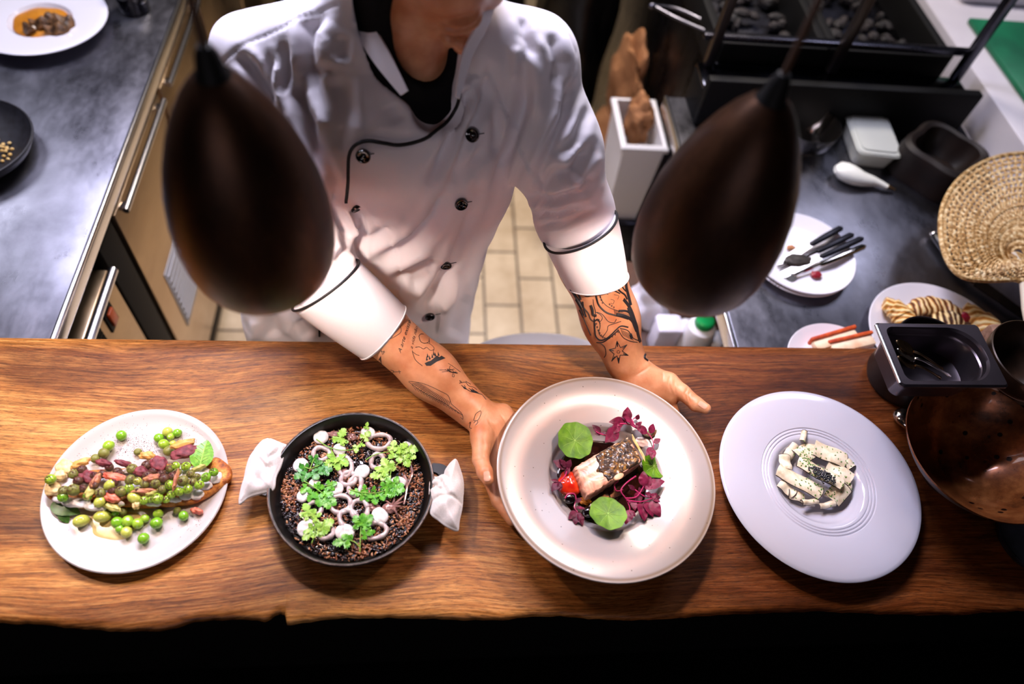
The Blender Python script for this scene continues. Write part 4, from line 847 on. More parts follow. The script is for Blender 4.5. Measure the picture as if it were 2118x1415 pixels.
# ground spice
du = MB(); rnd.seed(11)
def speck(p, s_): 
    a = rnd.uniform(0, 6.28); c_, q_ = math.cos(a)*s_, math.sin(a)*s_; du.add([(p[0]+c_, p[1]+q_, p[2]), (p[0]-q_*.7, p[1]+c_*.7, p[2]), (p[0]-c_, p[1]-q_, p[2]), (p[0]+q_*.7, p[1]-c_*.7, p[2]), (p[0], p[1], p[2]+s_*.8)], [(0, 1, 4), (1, 2, 4), (2, 3, 4), (3, 0, 4), (3, 2, 1, 0)])
def onp1(p): r_ = math.hypot(p.x-C1[0], p.y-C1[1]); return TZ+.0089+max(0, r_-.096)*.30
for (cx0, cy0, sx, sy, n_) in ((960, 430, 190, 90, 420), (1150, 480, 90, 60, 120), (1400, 330, 130, 80, 90), (1000, 250, 200, 60, 60), (620, 560, 90, 80, 60), (900, 1060, 260, 60, 70), (1420, 1000, 120, 110, 60), (760, 990, 120, 50, 40), (1350, 400, 120, 60, 90)):
    for _ in range(n_):
        p = atz(*q1(rnd.gauss(cx0, sx*.55), rnd.gauss(cy0, sy*.55)), zp)
        if math.hypot(p.x-C1[0], p.y-C1[1]) < .118 and not inpoly(np.array([[p.x, p.y]]), [(o.x, o.y) for o in OTs])[0]: speck((p.x, p.y, onp1(p)), rnd.uniform(.0003, .0008))
for o in ALLP[12:65]:
    for _ in range(34):
        d = Vector((rnd.gauss(0, .5), rnd.gauss(0, .5), 1)).normalized(); s_ = o.scale.x; p = o.location+d*s_*.95
        speck(p, rnd.uniform(.0004, .0011))
tag(du.build('ground_spice', mat('purple sumac', '3c101c', .8, c2='6a1c30', nscale=300), smooth=False), 'dark purple ground spice dusted over the pea toast and its plate', 'spice', kind='stuff')
# ================================================================== black rice with squid in the pan
q2 = lambda x, y: (460+x/3.3685, 800+y/3.3685)
ZR = TZ+.027; rnd.seed(21)
rb = MB(); rings = []
for k in range(1, 15):
    r_ = .1062*k/14; rings.append([(CP[0]+r_*math.cos(a), CP[1]+r_*math.sin(a), ZR-.002+.0016*math.sin(r_*300+a*5)*math.sin(a*9+k)) for a in [2*math.pi*j/64 for j in range(64)]])
rb.grid([[(CP[0]+.1*math.cos(a), CP[1]+.1*math.sin(a), TZ+.0085) for a in [2*math.pi*j/64 for j in range(64)]]]+rings[::-1], True, True, True)
blk = mat('squid ink sauce', '120a0c', .12, coat=.8, c2='26160f', nscale=90, bump=.8)
g1 = mat('rice grain brown', '8a5030', .28, c2='5a301c', nscale=200, coat=.5); g2 = mat('rice grain black', '1c1010', .12, coat=.8); g3 = mat('rice grain tan', 'b88258', .3, c2='8a5838', nscale=200, coat=.4)
gm_ = MB(); gm_.v = list(rb.v); gm_.f = list(rb.f); gm_.mi = [0]*len(rb.f)
patchn = lambda x, y: math.sin(x*60+1)*math.sin(y*70)+.6*math.sin(x*130+y*90)
for k in range(4300):
    a = rnd.uniform(0, 6.2832); r_ = .1045*math.sqrt(rnd.random()); x, y = CP[0]+r_*math.cos(a), CP[1]+r_*math.sin(a)
    dark = patchn(x, y)+rnd.gauss(0, .7) > (-.25 if r_ < .085 else .3); gm_.cur = 2 if dark else (1 if rnd.random() < .6 else 3)
    Fm = Euler((rnd.gauss(0, .3), rnd.gauss(0, .35), rnd.uniform(0, 6.28))).to_matrix()
    L_ = rnd.uniform(.0027, .0036); gm_.ell((x, y, ZR+rnd.uniform(-.0005, .0028)), (L_, L_*.46, L_*.4), Fm, 7, 5)
tag(gm_.build('black_rice', [blk, g1, g2, g3], sharp=180), 'glossy dark rice filling the cast iron pan', 'rice', kind='stuff')
sqm = NT('squid flesh'); sqm.link(sqm.ramp(sqm.noise(sqm.mapped(), 70, 4), [(.3, 'b09a9c'), (.6, 'd4c4c0')]), sqm.b.inputs['Base Color']); sqm.b.inputs['Roughness'].default_value = .25; sqm.b.inputs['Coat Weight'].default_value = .4; sqm.b.inputs['Subsurface Weight'].default_value = .15; sqm.b.inputs['Subsurface Scale'].default_value = .003
sqw = mat('white squid', 'f0eae6', .22, c2='dcd2d0', nscale=60, coat=.4, sub=.1)
rnames = {0: 'largest squid ring near the back right of the pan'}
for k, (x, y, a, b, rot) in enumerate([(1090, 383, 84, 50, .05), (690, 467, 58, 42, -.25), (850, 550, 48, 70, .35), (1082, 520, 46, 48, 0), (878, 643, 50, 42, .2), (925, 690, 42, 62, -.1), (820, 818, 70, 54, -.2), (955, 858, 54, 64, .3), (880, 928, 56, 68, .55), (1068, 1002, 72, 48, .1), (640, 852, 48, 42, 0), (722, 1015, 48, 38, .6)]):
    c = atz(*q2(x, y), ZR+.005); S = .000243*.88; pts = []; RM = rotz(rot)
    for j in range(41):
        an = 2*math.pi*j/40; p = RM@Vector((a*S*math.cos(an), b*S*math.sin(an)*1.15, .0012*math.sin(2*an+k))); pts.append(c+p*(1+.04*math.sin(3*an+k)))
    m = MB().tube(pts, [.0036*(1+.12*math.sin(j*.9+k)) for j in range(41)], 12, flat=1.25, cap=False, up=(0, 0, 1))
    tag(m.build('squid_ring', sqm.m), ['largest grey squid ring at the back right of the rice', 'squid ring at the back left under parsley', 'upright squid ring just left of the pan centre', 'small squid ring tucked beneath the right parsley', 'thick little squid ring at the pan centre', 'narrow squid ring right below the one at the centre', 'wide squid ring in front of the pan centre', 'tilted squid ring in front, right of the wide one', 'speckled tilted squid ring at the front centre', 'flat oval squid ring nearest the front right', 'squid ring hidden behind the front left parsley', 'thin squid ring at the front left edge of the rice'][k], 'squid ring')
for k, (x, y, a, b) in enumerate([(687, 352, 50, 46), (1015, 322, 46, 46), (816, 437, 46, 38), (545, 548, 50, 46), (973, 593, 53, 43), (793, 712, 48, 42), (562, 762, 40, 40), (1098, 898, 50, 53), (590, 985, 62, 56), (853, 1015, 62, 50), (1292, 432, 46, 52), (1222, 668, 42, 50), (640, 675, 36, 32)]):
    c = atz(*q2(x, y), ZR+.006); S = .000232
    m = MB().ell(c, (a*S, b*S*1.1, .0055), rotz(k), 28, 16, fn=lambda p: Vector((p.x, p.y, p.z-.0028*math.exp(-(p.x**2+p.y**2)/(.0035**2))*(1 if p.z > 0 else 0)-.0007*math.sin(p.x*700))))
    tag(m.build('squid_piece', sqw), ['round white squid piece at the back left of the rice', 'round white squid piece at the back centre under parsley', 'white squid piece crossed by the curved parsley stem', 'white squid piece at the far left by the pan wall', 'whole white squid piece just right of the centre', 'white squid piece left of the pan centre', 'small white squid piece at the left front under parsley', 'white squid piece at the front right by the tentacles', 'large white squid piece at the front left', 'large white squid piece at the front centre', 'white squid piece at the back right beneath parsley', 'white squid piece at the right beneath the parsley bunch', 'small white squid piece peeping out among left parsley'][k], 'squid')
tent = mat('squid tentacle', '9c746c', .3, c2='6a4440', nscale=120, coat=.4)
for pts_, r_, lb in (([(1265, 620), (1285, 680), (1275, 760), (1265, 820)], .0022, 'long curved squid tentacle down the right side'), ([(1305, 540), (1322, 600), (1305, 660), (1285, 700)], .0020, 'squid tentacle nearest the right pan wall')):
    tag(MB().tube(spline([atz(*q2(*p), ZR+.005) for p in pts_], 6), [r_*(1.2-.6*i/18) for i in range(19)], 8).build('squid_tentacle', tent), lb, 'squid tentacle')
bs = thing('baby_squid', 'brown baby squid with splayed tentacles at the right front of the rice', 'squid', tuple(atz(*q2(1180, 840), ZR+.004)))
crumple(MB(), atz(*q2(1170, 845), ZR+.006), (.011, .008, .005), 5, .15).build('head', tent, bs)
tm = MB()
for e in ((1280, 745), (1260, 800), (1265, 840), (1225, 915), (1200, 760), (1130, 790), (1150, 880), (1210, 890)):
    tm = MB().tube(spline([atz(*q2(1175, 840), ZR+.007), atz(*q2((1175+e[0])/2+8, (840+e[1])/2-6), ZR+.010), atz(*q2(*e), ZR+.004)], 5), [.0022-.00015*i for i in range(11)], 7); tm.build('tentacle', tent, bs)
for x, y, a, b, lb in ((850, 612, 22, 40, 'small brown squid tip left of the centre ring'), (790, 332, 60, 22, 'brown squid scrap at the back left'), (902, 352, 34, 24, 'pinkish squid scrap at the back centre'), (1050, 842, 40, 26, 'pinkish squid scrap right of the tilted rings')):
    tag(crumple(MB(), atz(*q2(x, y), ZR+.004), (a*.00022, b*.00024, .004), x, .25).build('squid_scrap', tent), lb, 'squid')
parsA = green('parsley', '3c8c1c', '6cb430', 160); parsB = green('pale parsley', '78b038', 'a4cc58', 160); parsC = green('dark parsley', '256818', '44902c', 160); stemm = mat('parsley stem', '86b24c', .4)
LM = {}
def sprig(label, stems, leaves, mm, zl=ZR+.010, tr=q2, root=None, name='parsley_sprig', outl=PARS, sm=None, rad=.0009, cat='parsley'):
    p0 = atz(*tr(*stems[0][0]), zl); t = thing(name, label, cat, tuple(p0))
    for st in stems:
        pts = spline([atz(*tr(*p), zl+.003*math.sin(i*1.3)) for i, p in enumerate(st)], 6); MB().tube(pts, [rad*(1-.4*i/len(pts)) for i in range(len(pts))], 7).build('stem', sm or stemm, t)
    for (bx, by, ex, ey, W, zr) in leaves:
        A, B = atz(*tr(bx, by), zl+.001), atz(*tr(ex, ey), zl+zr); L = (B-A).length
        F_ = frame(B-A, (rnd.uniform(-.35, .35), rnd.uniform(-.35, .35), 1))
        leaf_mesh(MB(), outl, F_, A, L, L*W, rnd.uniform(.1, .35), rnd.uniform(.02, .05), fold=rnd.uniform(.02, .2)).build('leaf', mm, t)
    return t
sprig('parsley sprig with a long curved stem at the back left of the rice', [[(655, 365), (750, 425), (880, 442), (955, 400), (1005, 300)], [(750, 425), (790, 500)]], [(800, 400, 850, 285, 1.1, .006), (830, 400, 880, 380, 1.1, .003), (940, 400, 930, 460, 1.1, .002), (975, 370, 1030, 310, 1.2, .004), (1000, 300, 1012, 245, .9, .006), (955, 400, 995, 410, 1.2, .003), (790, 480, 720, 560, 1.2, .003), (790, 490, 810, 580, 1.3, .002), (795, 485, 875, 545, 1.2, .003), (780, 470, 740, 480, 1.2, .005)], parsB)
sprig('dark parsley sprig at the left of the rice', [[(540, 545), (610, 570), (690, 540)], [(610, 570), (640, 500)]], [(640, 520, 660, 470, 1.3, .006), (640, 520, 600, 480, 1.2, .006), (640, 540, 700, 520, 1.2, .004), (680, 545, 765, 580, 1.2, .003), (690, 560, 740, 615, 1.1, .003), (660, 560, 700, 610, 1.2, .004), (600, 570, 530, 550, 1.2, .003), (570, 580, 500, 640, 1.2, .002), (590, 590, 560, 660, 1.2, .003), (610, 590, 670, 640, 1.3, .004), (545, 560, 540, 530, 1, .005)], parsC)
sprig('parsley sprig left of the pan centre', [[(555, 650), (640, 700), (720, 760)], [(640, 700), (760, 685)]], [(720, 690, 800, 670, 1.1, .004), (740, 690, 780, 720, 1.1, .003), (640, 700, 680, 660, 1.1, .005), (600, 690, 545, 740, 1.2, .003), (640, 720, 600, 800, 1.2, .002), (670, 740, 680, 835, 1.3, .002), (710, 760, 790, 820, 1.2, .003), (700, 750, 745, 850, 1.1, .002), (690, 730, 770, 760, 1.2, .004), (660, 700, 710, 700, 1.3, .006)], parsA)
sprig('parsley sprig with a long stem at the back right of the rice', [[(1000, 510), (1060, 475), (1150, 455), (1230, 450)]], [(1180, 450, 1200, 370, 1.2, .005), (1200, 450, 1290, 395, 1.3, .006), (1200, 455, 1160, 500, 1.2, .003), (1220, 460, 1240, 530, 1.3, .002), (1240, 450, 1370, 430, 1.1, .005), (1270, 470, 1350, 495, 1.2, .003), (1260, 480, 1300, 555, 1.3, .002), (1230, 450, 1300, 440, 1.3, .008)], parsB)
sprig('pale parsley sprig right of the centre piece', [[(1170, 620), (1180, 580), (1230, 530)]], [(1170, 590, 1110, 495, 1.1, .005), (1170, 590, 1180, 510, 1.2, .005), (1165, 600, 1060, 560, 1.1, .003), (1165, 605, 1025, 620, .9, .002), (1165, 610, 1100, 650, 1.1, .002), (1180, 580, 1190, 540, 1.2, .004)], parsB)
sprig('wide parsley bunch right of the pan centre', [[(880, 715), (960, 735), (1080, 740), (1180, 700)], [(985, 680), (1000, 760)]], [(950, 730, 885, 740, 1.3, .002), (960, 735, 930, 765, 1.2, .002), (990, 740, 990, 680, 1.1, .006), (1000, 740, 960, 790, 1.2, .002), (1020, 740, 1010, 800, 1.3, .002), (1050, 745, 1070, 820, 1.3, .002), (1080, 740, 1130, 790, 1.2, .002), (1050, 735, 1060, 690, 1.1, .006), (1120, 735, 1200, 760, 1.2, .003), (1150, 720, 1250, 740, 1.1, .003), (1150, 710, 1160, 630, 1.2, .006), (1180, 700, 1225, 625, 1.1, .007), (1180, 700, 1265, 680, 1.2, .005), (1130, 720, 1110, 660, 1.2, .006), (1170, 720, 1270, 715, 1.2, .006)], parsA)
sprig('pale parsley sprig at the front left of the rice', [[(622, 1090), (645, 1020), (640, 940), (600, 900)]], [(610, 900, 570, 810, 1.2, .005), (610, 905, 535, 885, 1.2, .003), (615, 910, 650, 850, 1.2, .005), (630, 920, 690, 880, 1.2, .004), (630, 930, 670, 935, 1.1, .003), (640, 1000, 560, 1010, 1.1, .003), (640, 1010, 555, 1065, 1.2, .002), (640, 1000, 600, 950, 1.1, .004), (655, 1000, 690, 940, 1.2, .005), (655, 1005, 775, 925, 1.1, .004), (660, 1010, 750, 990, 1.2, .003), (650, 1020, 700, 1020, 1.2, .002)], parsB)
sprig('parsley sprig with an upright stem at the front centre of the rice', [[(958, 1150), (960, 1070), (965, 980)], [(955, 1115), (925, 1085), (890, 1070)]], [(965, 985, 920, 895, 1.2, .004), (965, 985, 985, 880, 1.2, .006), (968, 985, 1045, 890, 1.1, .005), (968, 980, 1040, 945, 1.1, .003), (960, 1040, 1065, 1005, .8, .004), (900, 1075, 830, 1030, 1.2, .005), (895, 1075, 765, 1090, 1.0, .003), (890, 1075, 880, 1030, 1.1, .005)], parsA)
# ================================================================== fish plate
q3 = lambda x, y: (960+x/2.8296, 720+y/2.8296)
zw = zb+.008; rnd.seed(5)
jus = mat('dark jus', '160806', .08, coat=1, c2='2c0f08', nscale=30)
cj = atz(*q3(840, 775), zw+.002)
m = MB().lathe([(.0005, zw+.0032), (.064, zw+.0032), (.069, zw+.0028), (.0715, zw+.0015), (.073, zw+.0002)], (C3[0], C3[1], 0), 90, wob=lambda a: .03*math.sin(3*a+1)+.02*math.sin(7*a)); tag(m.build('dark_jus', jus), 'glossy dark brown jus pooled in the well of the held plate', 'sauce')
fz = zw+.033
A, B, Cc, D = [atz(*q3(*p), fz) for p in ((640, 695), (965, 512), (1050, 655), (722, 872))]
fish = thing('fish_fillet', 'seared block of fish with crisp golden-black skin in the middle of the held plate', 'fish', tuple((A+B+Cc+D)/4-Vector((0, 0, .03))))
fl1 = NT('fish flesh'); f_ = fl1.noise(fl1.mapped(), 60, 5, .6, .8); fl1.link(fl1.ramp(f_, [(.28, 'a86450'), (.5, 'dca084'), (.72, 'ecc8a4')]), fl1.b.inputs['Base Color']); fl1.b.inputs['Roughness'].default_value = .3; fl1.b.inputs['Subsurface Weight'].default_value = .15; fl1.b.inputs['Subsurface Scale'].default_value = .004; fl1.bump(f_, .5, .002)
def bil(u, v_): return A.lerp(B, u).lerp(D.lerp(Cc, u), v_)
rows = []; nu, nv = 44, 30
def edge(t_): return min(1, math.sqrt(max(0, 1-(max(0, abs(2*t_-1)-.80)/.2)**2)))
fb = MB(); ringsf = []
for zi, (zz_, k_) in enumerate(((-.030, .93), (-.026, .985), (-.014, 1.03), (-.006, 1.01), (-.0015, .975), (0, .93))):
    ring = []; N1 = 22
    per = [(i/N1, 0) for i in range(N1)]+[(1, i/N1) for i in range(N1)]+[(1-i/N1, 1) for i in range(N1)]+[(0, 1-i/N1) for i in range(N1)]
    for i, (u, v_) in enumerate(per):
        uu, vv_ = .5+(u-.5)*k_, .5+(v_-.5)*k_
        cr_ = 1-.05*((abs(2*u-1)*abs(2*v_-1))**6); uu, vv_ = .5+(uu-.5)*cr_, .5+(vv_-.5)*cr_
        p = bil(uu, vv_); ring.append((p.x+.0008*math.sin(i*1.9+zi), p.y+.0008*math.cos(i*2.3), fz+zz_+.0008*math.sin(i*.9)))
    ringsf.append(ring)
fb.grid(ringsf, True, True, True).build('flesh', fl1.m, fish, sharp=50)
sk = NT('crisp skin'); f_ = sk.noise(sk.mapped(), 75, 8, .7, 1.2); g_ = sk.noise(sk.mapped(), 240, 5, .7)
cc_ = sk.ramp(f_, [(.38, '140a06'), (.47, '3c2008'), (.56, '8c5c18'), (.66, 'c8963c'), (.76, '6a4218')]); sk.link(sk.mix(sk.ramp(g_, [(.36, (255, 255, 255)), (.5, (0, 0, 0))]), cc_, lin('1a0d06')), sk.b.inputs['Base Color']); sk.b.inputs['Roughness'].default_value = .28; sk.b.inputs['Coat Weight'].default_value = .5; sk.bump(sk.mix(.5, f_, g_), 1.0, .004)
import mathutils
rows = []
for i in range(64):
    u = .36+.62*i/63+0; row = []
    for j in range(44):
        v_ = .02+.96*j/43; e = .05*math.sin(v_*9)+.03*math.sin(v_*23) if i == 0 else 0
        uu = u+(e*(1-i/63)); p = bil(uu, v_); nz = mathutils.noise.noise(Vector((p.x*130, p.y*130, 0)))*.0016+mathutils.noise.noise(Vector((p.x*400, p.y*400, 3)))*.0009
        row.append((p.x, p.y, fz+.0012+nz-.004*max(0, abs(2*v_-1)-.85)/.15-.004*max(0, uu-.92)/.08-(.001 if i == 0 else 0)))
    rows.append(row)
MB().sheet(rows, .0016).build('crisp_skin', sk.m, fish, label='crisp golden-black skin', sharp=180)
tag(MB().sheet([[atz(*q3(985+i*9, 520+i*16), fz+.006+.002*math.sin(i))+Vector((0, .004*j, .001*j)) for j in (-1, 0, 1)] for i in range(9)], .0012).build('skin_crisp', noisy('d8a050', 'f0d090', 90, .4)), 'thin pale golden crisp leaning on the right end of the fish', 'crisp')
tag(MB().ell(atz(*q3(905, 752), fz+.002), (.009, .0045, .0012), rotz(.5), 18, 8).build('almond_flake', noisy('c8946c', 'e0b088', 90, .4)), 'tan almond flake on the lower edge of the fish', 'flake')
tomm = mat('tomato red', 'b81c10', .15, c2='e04818', nscale=50, coat=.6)
tag(crumple(MB(), atz(*q3(618, 795), zw+.012), (.019, .020, .012), 3, .08, None, 32, 20).build('tomato', tomm, sharp=180), 'glossy roasted red tomato left of the fish', 'tomato')
tag(crumple(MB(), atz(*q3(708, 893), zw+.008), (.008, .006, .004), 9, .3).build('orange_crumb', mat('orange crumb', 'e88a28', .4)), 'orange crumb below the lower corner of the fish', 'crumb')
tag(MB().ell(atz(*q3(620, 880), zw+.009), (.011, .009, .007)).build('black_grape', mat('black grape', '0c0608', .08, coat=1)), 'shiny black grape under the looped stem', 'grape')
tag(MB().ell(atz(*q3(728, 960), zw+.009), (.010, .009, .007)).build('black_grape', mat('black grape', '0c0608', .08, coat=1)), 'shiny black grape beside the lowest nasturtium leaf', 'grape')
tag(crumple(MB(), atz(*q3(1060, 545), zw+.016), (.017, .012, .006), 31, .15).build('white_onion', mat('pickled onion', 'e8c8c0', .3, coat=.4)), 'pale pickled onion piece above the right end of the fish', 'onion')
nasm = NT('nasturtium'); nf = nasm.noise(nasm.mapped(), 60, 5); nasm.link(nasm.ramp(nf, [(.32, '365c02'), (.66, '649006')]), nasm.b.inputs['Base Color']); nasm.b.inputs['Roughness'].default_value = .5; nasm.b.inputs['Specular IOR Level'].default_value = .25; nasm.bump(nasm.noise(nasm.mapped(), 260, 4), .4, .0008)
nred = mat('red green leaf', '44461c', .4, c2='6c3820', nscale=60); veinm = mat('nasturtium vein', '9cc05c', .5)
for k, (x, y, r_, zz_, tilt, cxo, mm, lb) in enumerate([(648, 542, 108, .036, (.10, .12), (-.3, .0), nasm.m, 'largest round green nasturtium leaf at the upper left of the fish'), (842, 970, 97, .034, (-.12, .10), (.1, .0), nasm.m, 'round nasturtium leaf below the fish, nearest the front'), (1112, 692, 78, .020, (.15, -.1), (-.1, -.1), nasm.m, 'half-hidden nasturtium leaf at the right end of the fish'), (1082, 487, 46, .026, (.3, .2), (0, 0), nred, 'small red-tinged round leaf at the upper right of the fish')]):
    c = atz(*q3(x, y), zw+zz_); Rw = r_*.000262; t = thing('nasturtium_leaf', lb, 'leaf', tuple(c)); RM = Euler((tilt[0], tilt[1], k*1.1)).to_matrix()
    def lp(rr, a): lob = 1+.022*math.cos(9*a)-.015*math.cos(4*a+k)+.012*math.sin(2*a); return c+RM@Vector((Rw*rr*lob*math.cos(a)+cxo[0]*0, Rw*rr*lob*math.sin(a)*1.08, Rw*(.10*rr*rr-.008*rr*rr*math.cos(9*a)+.03*math.sin(3*a)*rr)))
    rg = [[lp(max(i/10, .01), 2*math.pi*j/72) for j in range(72)] for i in range(11)]; dn = RM@Vector((0, 0, -.0005))
    MB().grid(rg+[[p+dn for p in r2] for r2 in reversed(rg)], True, True, True).build('blade', mm, t)
    vm = MB()
    for j in range(9):
        a = 2*math.pi*j/9+.1; off = RM@Vector((0, 0, .0003)); vm.tube([lp(i/9, a+.04*math.sin(i))+off for i in range(8)], [.00035-.00003*i for i in range(8)], 5)
    vm.ell(c+RM@Vector((0, 0, .0004)), (.0012, .0012, .0006)); vm.build('vein', veinm, t)
    MB().tube([c-Vector((0, 0, .001)), c+Vector((.004, -.004, -.010)), c+Vector((.010, -.006, -zz_+.006))], .0009, 7).build('stem', veinm, t)
am = mat('amaranth leaf', '520a24', .5, spec=.25, c2='7c1c3e', nscale=120, bump=.3, dist=.0006); am2 = mat('dark amaranth leaf', '3c0a1c', .5, spec=.25, c2='5e1430', nscale=120, bump=.3, dist=.0006); ast = mat('amaranth stem', 'a82658', .3, coat=.3)
def ama(label, stems, leaves, zl, mm=am): return sprig(label, stems, leaves, mm, zw+zl, q3, None, 'amaranth_sprig', OVAL, ast, .0012, 'microgreens')
ama('red amaranth sprig arching over the back of the fish', [[(890, 445), (960, 445), (1010, 470), (1075, 500), (1105, 545), (1108, 590)], [(960, 450), (940, 420), (955, 400)], [(1000, 460), (985, 420), (1020, 400)]],
    [(950, 430, 960, 342, 1.1, .012), (945, 430, 850, 432, .9, .006), (930, 440, 860, 470, .8, .003), (910, 450, 870, 500, 1.0, .002), (900, 470, 830, 550, 1.1, .002), (1010, 420, 1022, 388, 1.3, .008), (1000, 450, 930, 400, .9, .009), (1075, 500, 1000, 450, .9, .006), (1090, 500, 1110, 440, 1.1, .006), (1110, 555, 1150, 530, 1.2, .003), (1105, 585, 1100, 650, 1.0, .002), (1105, 580, 1065, 630, .9, .002), (1000, 470, 1040, 430, 1, .01)], .036)
ama('small dark amaranth sprig above the large nasturtium leaf', [[(830, 510), (790, 500), (760, 480)]], [(800, 500, 750, 448, .9, .006), (800, 505, 765, 500, .9, .002), (800, 500, 835, 495, 1.0, .003)], .032, am2)
ama('purple amaranth sprig at the left edge of the well', [[(605, 700), (590, 750), (555, 785)]], [(600, 700, 560, 648, 1.0, .008), (600, 705, 522, 655, 1.0, .006), (600, 705, 625, 652, 1.1, .008), (560, 780, 512, 835, 1.1, .002), (560, 780, 560, 838, 1.0, .001), (590, 740, 620, 700, 1, .004), (555, 780, 505, 770, .6, .002)], .026, am2)
ama('looped amaranth sprig below the tomato', [[(590, 880), (610, 855), (645, 855), (655, 890), (645, 930), (665, 960)], [(660, 940), (690, 935)]], [(660, 955, 612, 1000, 1.1, .002), (665, 960, 650, 1032, 1.2, .001), (670, 960, 695, 1040, .9, .001), (650, 900, 690, 880, 1.0, .004), (650, 930, 710, 940, .8, .003)], .022, am2)
ama('bushy amaranth sprig at the lower right of the fish', [[(1005, 750), (950, 790), (918, 835), (945, 880), (968, 930), (968, 955)], [(945, 880), (1010, 870), (1050, 810)], [(950, 890), (1030, 900), (1100, 880)]],
    [(1050, 810, 1050, 718, 1.1, .010), (1055, 810, 1095, 750, 1.1, .008), (1060, 815, 1175, 775, .9, .006), (1055, 815, 1110, 820, .9, .005), (968, 945, 945, 1030, 1.2, .001), (968, 950, 1005, 985, 1.2, .001), (1030, 900, 1060, 1010, 1.0, .001), (1060, 895, 1110, 985, 1.1, .001), (1090, 890, 1150, 985, 1.1, .001), (1100, 880, 1150, 900, 1.0, .002), (1090, 880, 1130, 850, 1.1, .003), (1000, 880, 1020, 840, 1.0, .004), (990, 890, 1000, 950, 1, .002), (1060, 850, 1100, 860, 1, .006)], .026)
ama('dark red amaranth tangle behind the bushy sprig', [[(900, 780), (880, 800), (890, 835), (930, 830)], [(1000, 830), (1060, 870), (1120, 870)], [(960, 900), (1040, 930), (1120, 940)]], [(1000, 830, 960, 800, .9, .004), (1020, 840, 1070, 800, .9, .005), (1050, 930, 1040, 1000, 1.1, .001), (1010, 920, 960, 900, 1, .001), (1100, 870, 1160, 870, .9, .002), (1080, 935, 1130, 1010, 1, .001), (1040, 860, 1000, 900, 1, .002)], .018, am2)
# ================================================================== white plate with shaved slices, chives and caviar
q4 = lambda x, y: (1460+x/2.3587, 640+y/2.3587); zq4 = TZ+.0075; rnd.seed(9)
shv = NT('shaved mushroom'); f_ = shv.noise(shv.mapped(), 80, 4); shv.link(shv.ramp(f_, [(.35, 'cdb896'), (.6, 'e9dcc4')]), shv.b.inputs['Base Color']); shv.b.inputs['Roughness'].default_value = .35
dke = mat('dark slice edge', '2c1c12', .6)
for k, (x, y, l, w_, ang, curl, zz_, lb) in enumerate([
    (610, 700, 165, 95, -.50, .5, .026, 'broad pale slice at the back right of the well'), (500, 690, 150, 90, .45, .4, .020, 'pale speckled slice at the back left of the well'), (480, 612, 60, 42, 1.1, 1.4, .030, 'small curled slice standing at the very back'),
    (420, 690, 90, 60, .9, .9, .018, 'narrow curled slice at the left back'), (392, 742, 78, 62, 1.45, .6, .024, 'small upright slice at the left edge of the well'), (560, 790, 230, 80, -.62, .5, .030, 'long central slice carrying the caviar'),
    (460, 835, 230, 76, -.62, .6, .026, 'long pale slice left of the caviar'), (655, 790, 130, 80, -.75, .5, .024, 'slice at the right behind the caviar'), (650, 890, 110, 90, .7, .6, .020, 'green-speckled slice at the front right'),
    (700, 840, 90, 50, 1.2, 1.2, .018, 'curled dark-edged slice at the right of the well'), (400, 870, 90, 60, -.8, .9, .016, 'low slice at the left front'), (510, 935, 88, 46, .1, 1.6, .020, 'curled slice at the front centre'), (595, 948, 84, 46, .15, 1.5, .016, 'dark-edged curl at the front right of the well'), (445, 905, 80, 60, -.3, .8, .014, 'small slice in front of the long pale one'), (695, 740, 70, 60, -1.1, .9, .026, 'rolled slice corner at the right back')]):
    c = atz(*q4(x, y), zq4+zz_); S = .000335; L_, W_ = l*S, w_*S; F_ = Euler((rnd.uniform(-.15, .15), rnd.uniform(-.2, .2), ang)).to_matrix(); rows = []
    for i in range(15):
        u = (i/14-.5)*2; row = []
        for j in range(11):
            v_ = (j/10-.5)*2; a = v_*curl*1.2; rr = W_/2/max(curl*1.2, .2)
            row.append(c+F_@Vector((L_/2*u*(1-.06*v_*v_), rr*math.sin(a), -rr*(1-math.cos(a))+.0015*math.sin(u*4+k))))
        rows.append(row)
    t = thing('shaved_slice', lb, 'slice', tuple(c)); MB().sheet(rows, .0011).build('flesh', shv.m, t)
    ed = MB().tube([r_[0] for r_ in rows], .0009, 6); ed.tube(rows[0] if k % 2 else rows[-1], .0008, 6); ed.build('dark_edge', dke, t, label='dark brown skin edge')
cv = MB(); cc4 = atz(*q4(568, 812), zq4+.036); F_ = rotz(-.62)
for k in range(190):
    u = rnd.gauss(0, .42); v_ = rnd.gauss(0, .42)
    if u*u+v_*v_ > 1: continue
    p = Vector(cc4)+F_@Vector((u*.0245, v_*.0125, .0055*(1-u*u-v_*v_)+rnd.uniform(-.001, .001))); cv.ell(p, (.0017, .0017, .0017), None, 8, 6)
tag(cv.build('caviar', mat('black caviar', '0b0c12', .08, coat=1)), 'small oval mound of shiny black caviar on the central slice', 'caviar', kind='stuff')
chv = MB(); dg4 = bpy.context.evaluated_depsgraph_get; bpy.context.view_layer.update()
for k in range(300):
    if k < 190: t_ = rnd.random(); x, y = (470+130*t_+rnd.gauss(0, 22), 700+200*t_+rnd.gauss(0, 30))
    else: x, y = rnd.uniform(430, 720), rnd.uniform(650, 940)
    d = Vector(ray(*q4(x, y)).tolist()).normalized(); ok_, loc, nr_, _, ob_, _ = bpy.context.scene.ray_cast(bpy.context.evaluated_depsgraph_get(), Vector(CAM.tolist()), d)
    if ok_ and ob_.name.startswith('flesh') and ob_.parent and ob_.parent.name.startswith('shaved'):
        a = rnd.uniform(0, 3.1); e = Vector((math.cos(a), math.sin(a), .1))*.0011; chv.tube([loc+nr_*.0006-e, loc+nr_*.0006+e], .0007, 5)
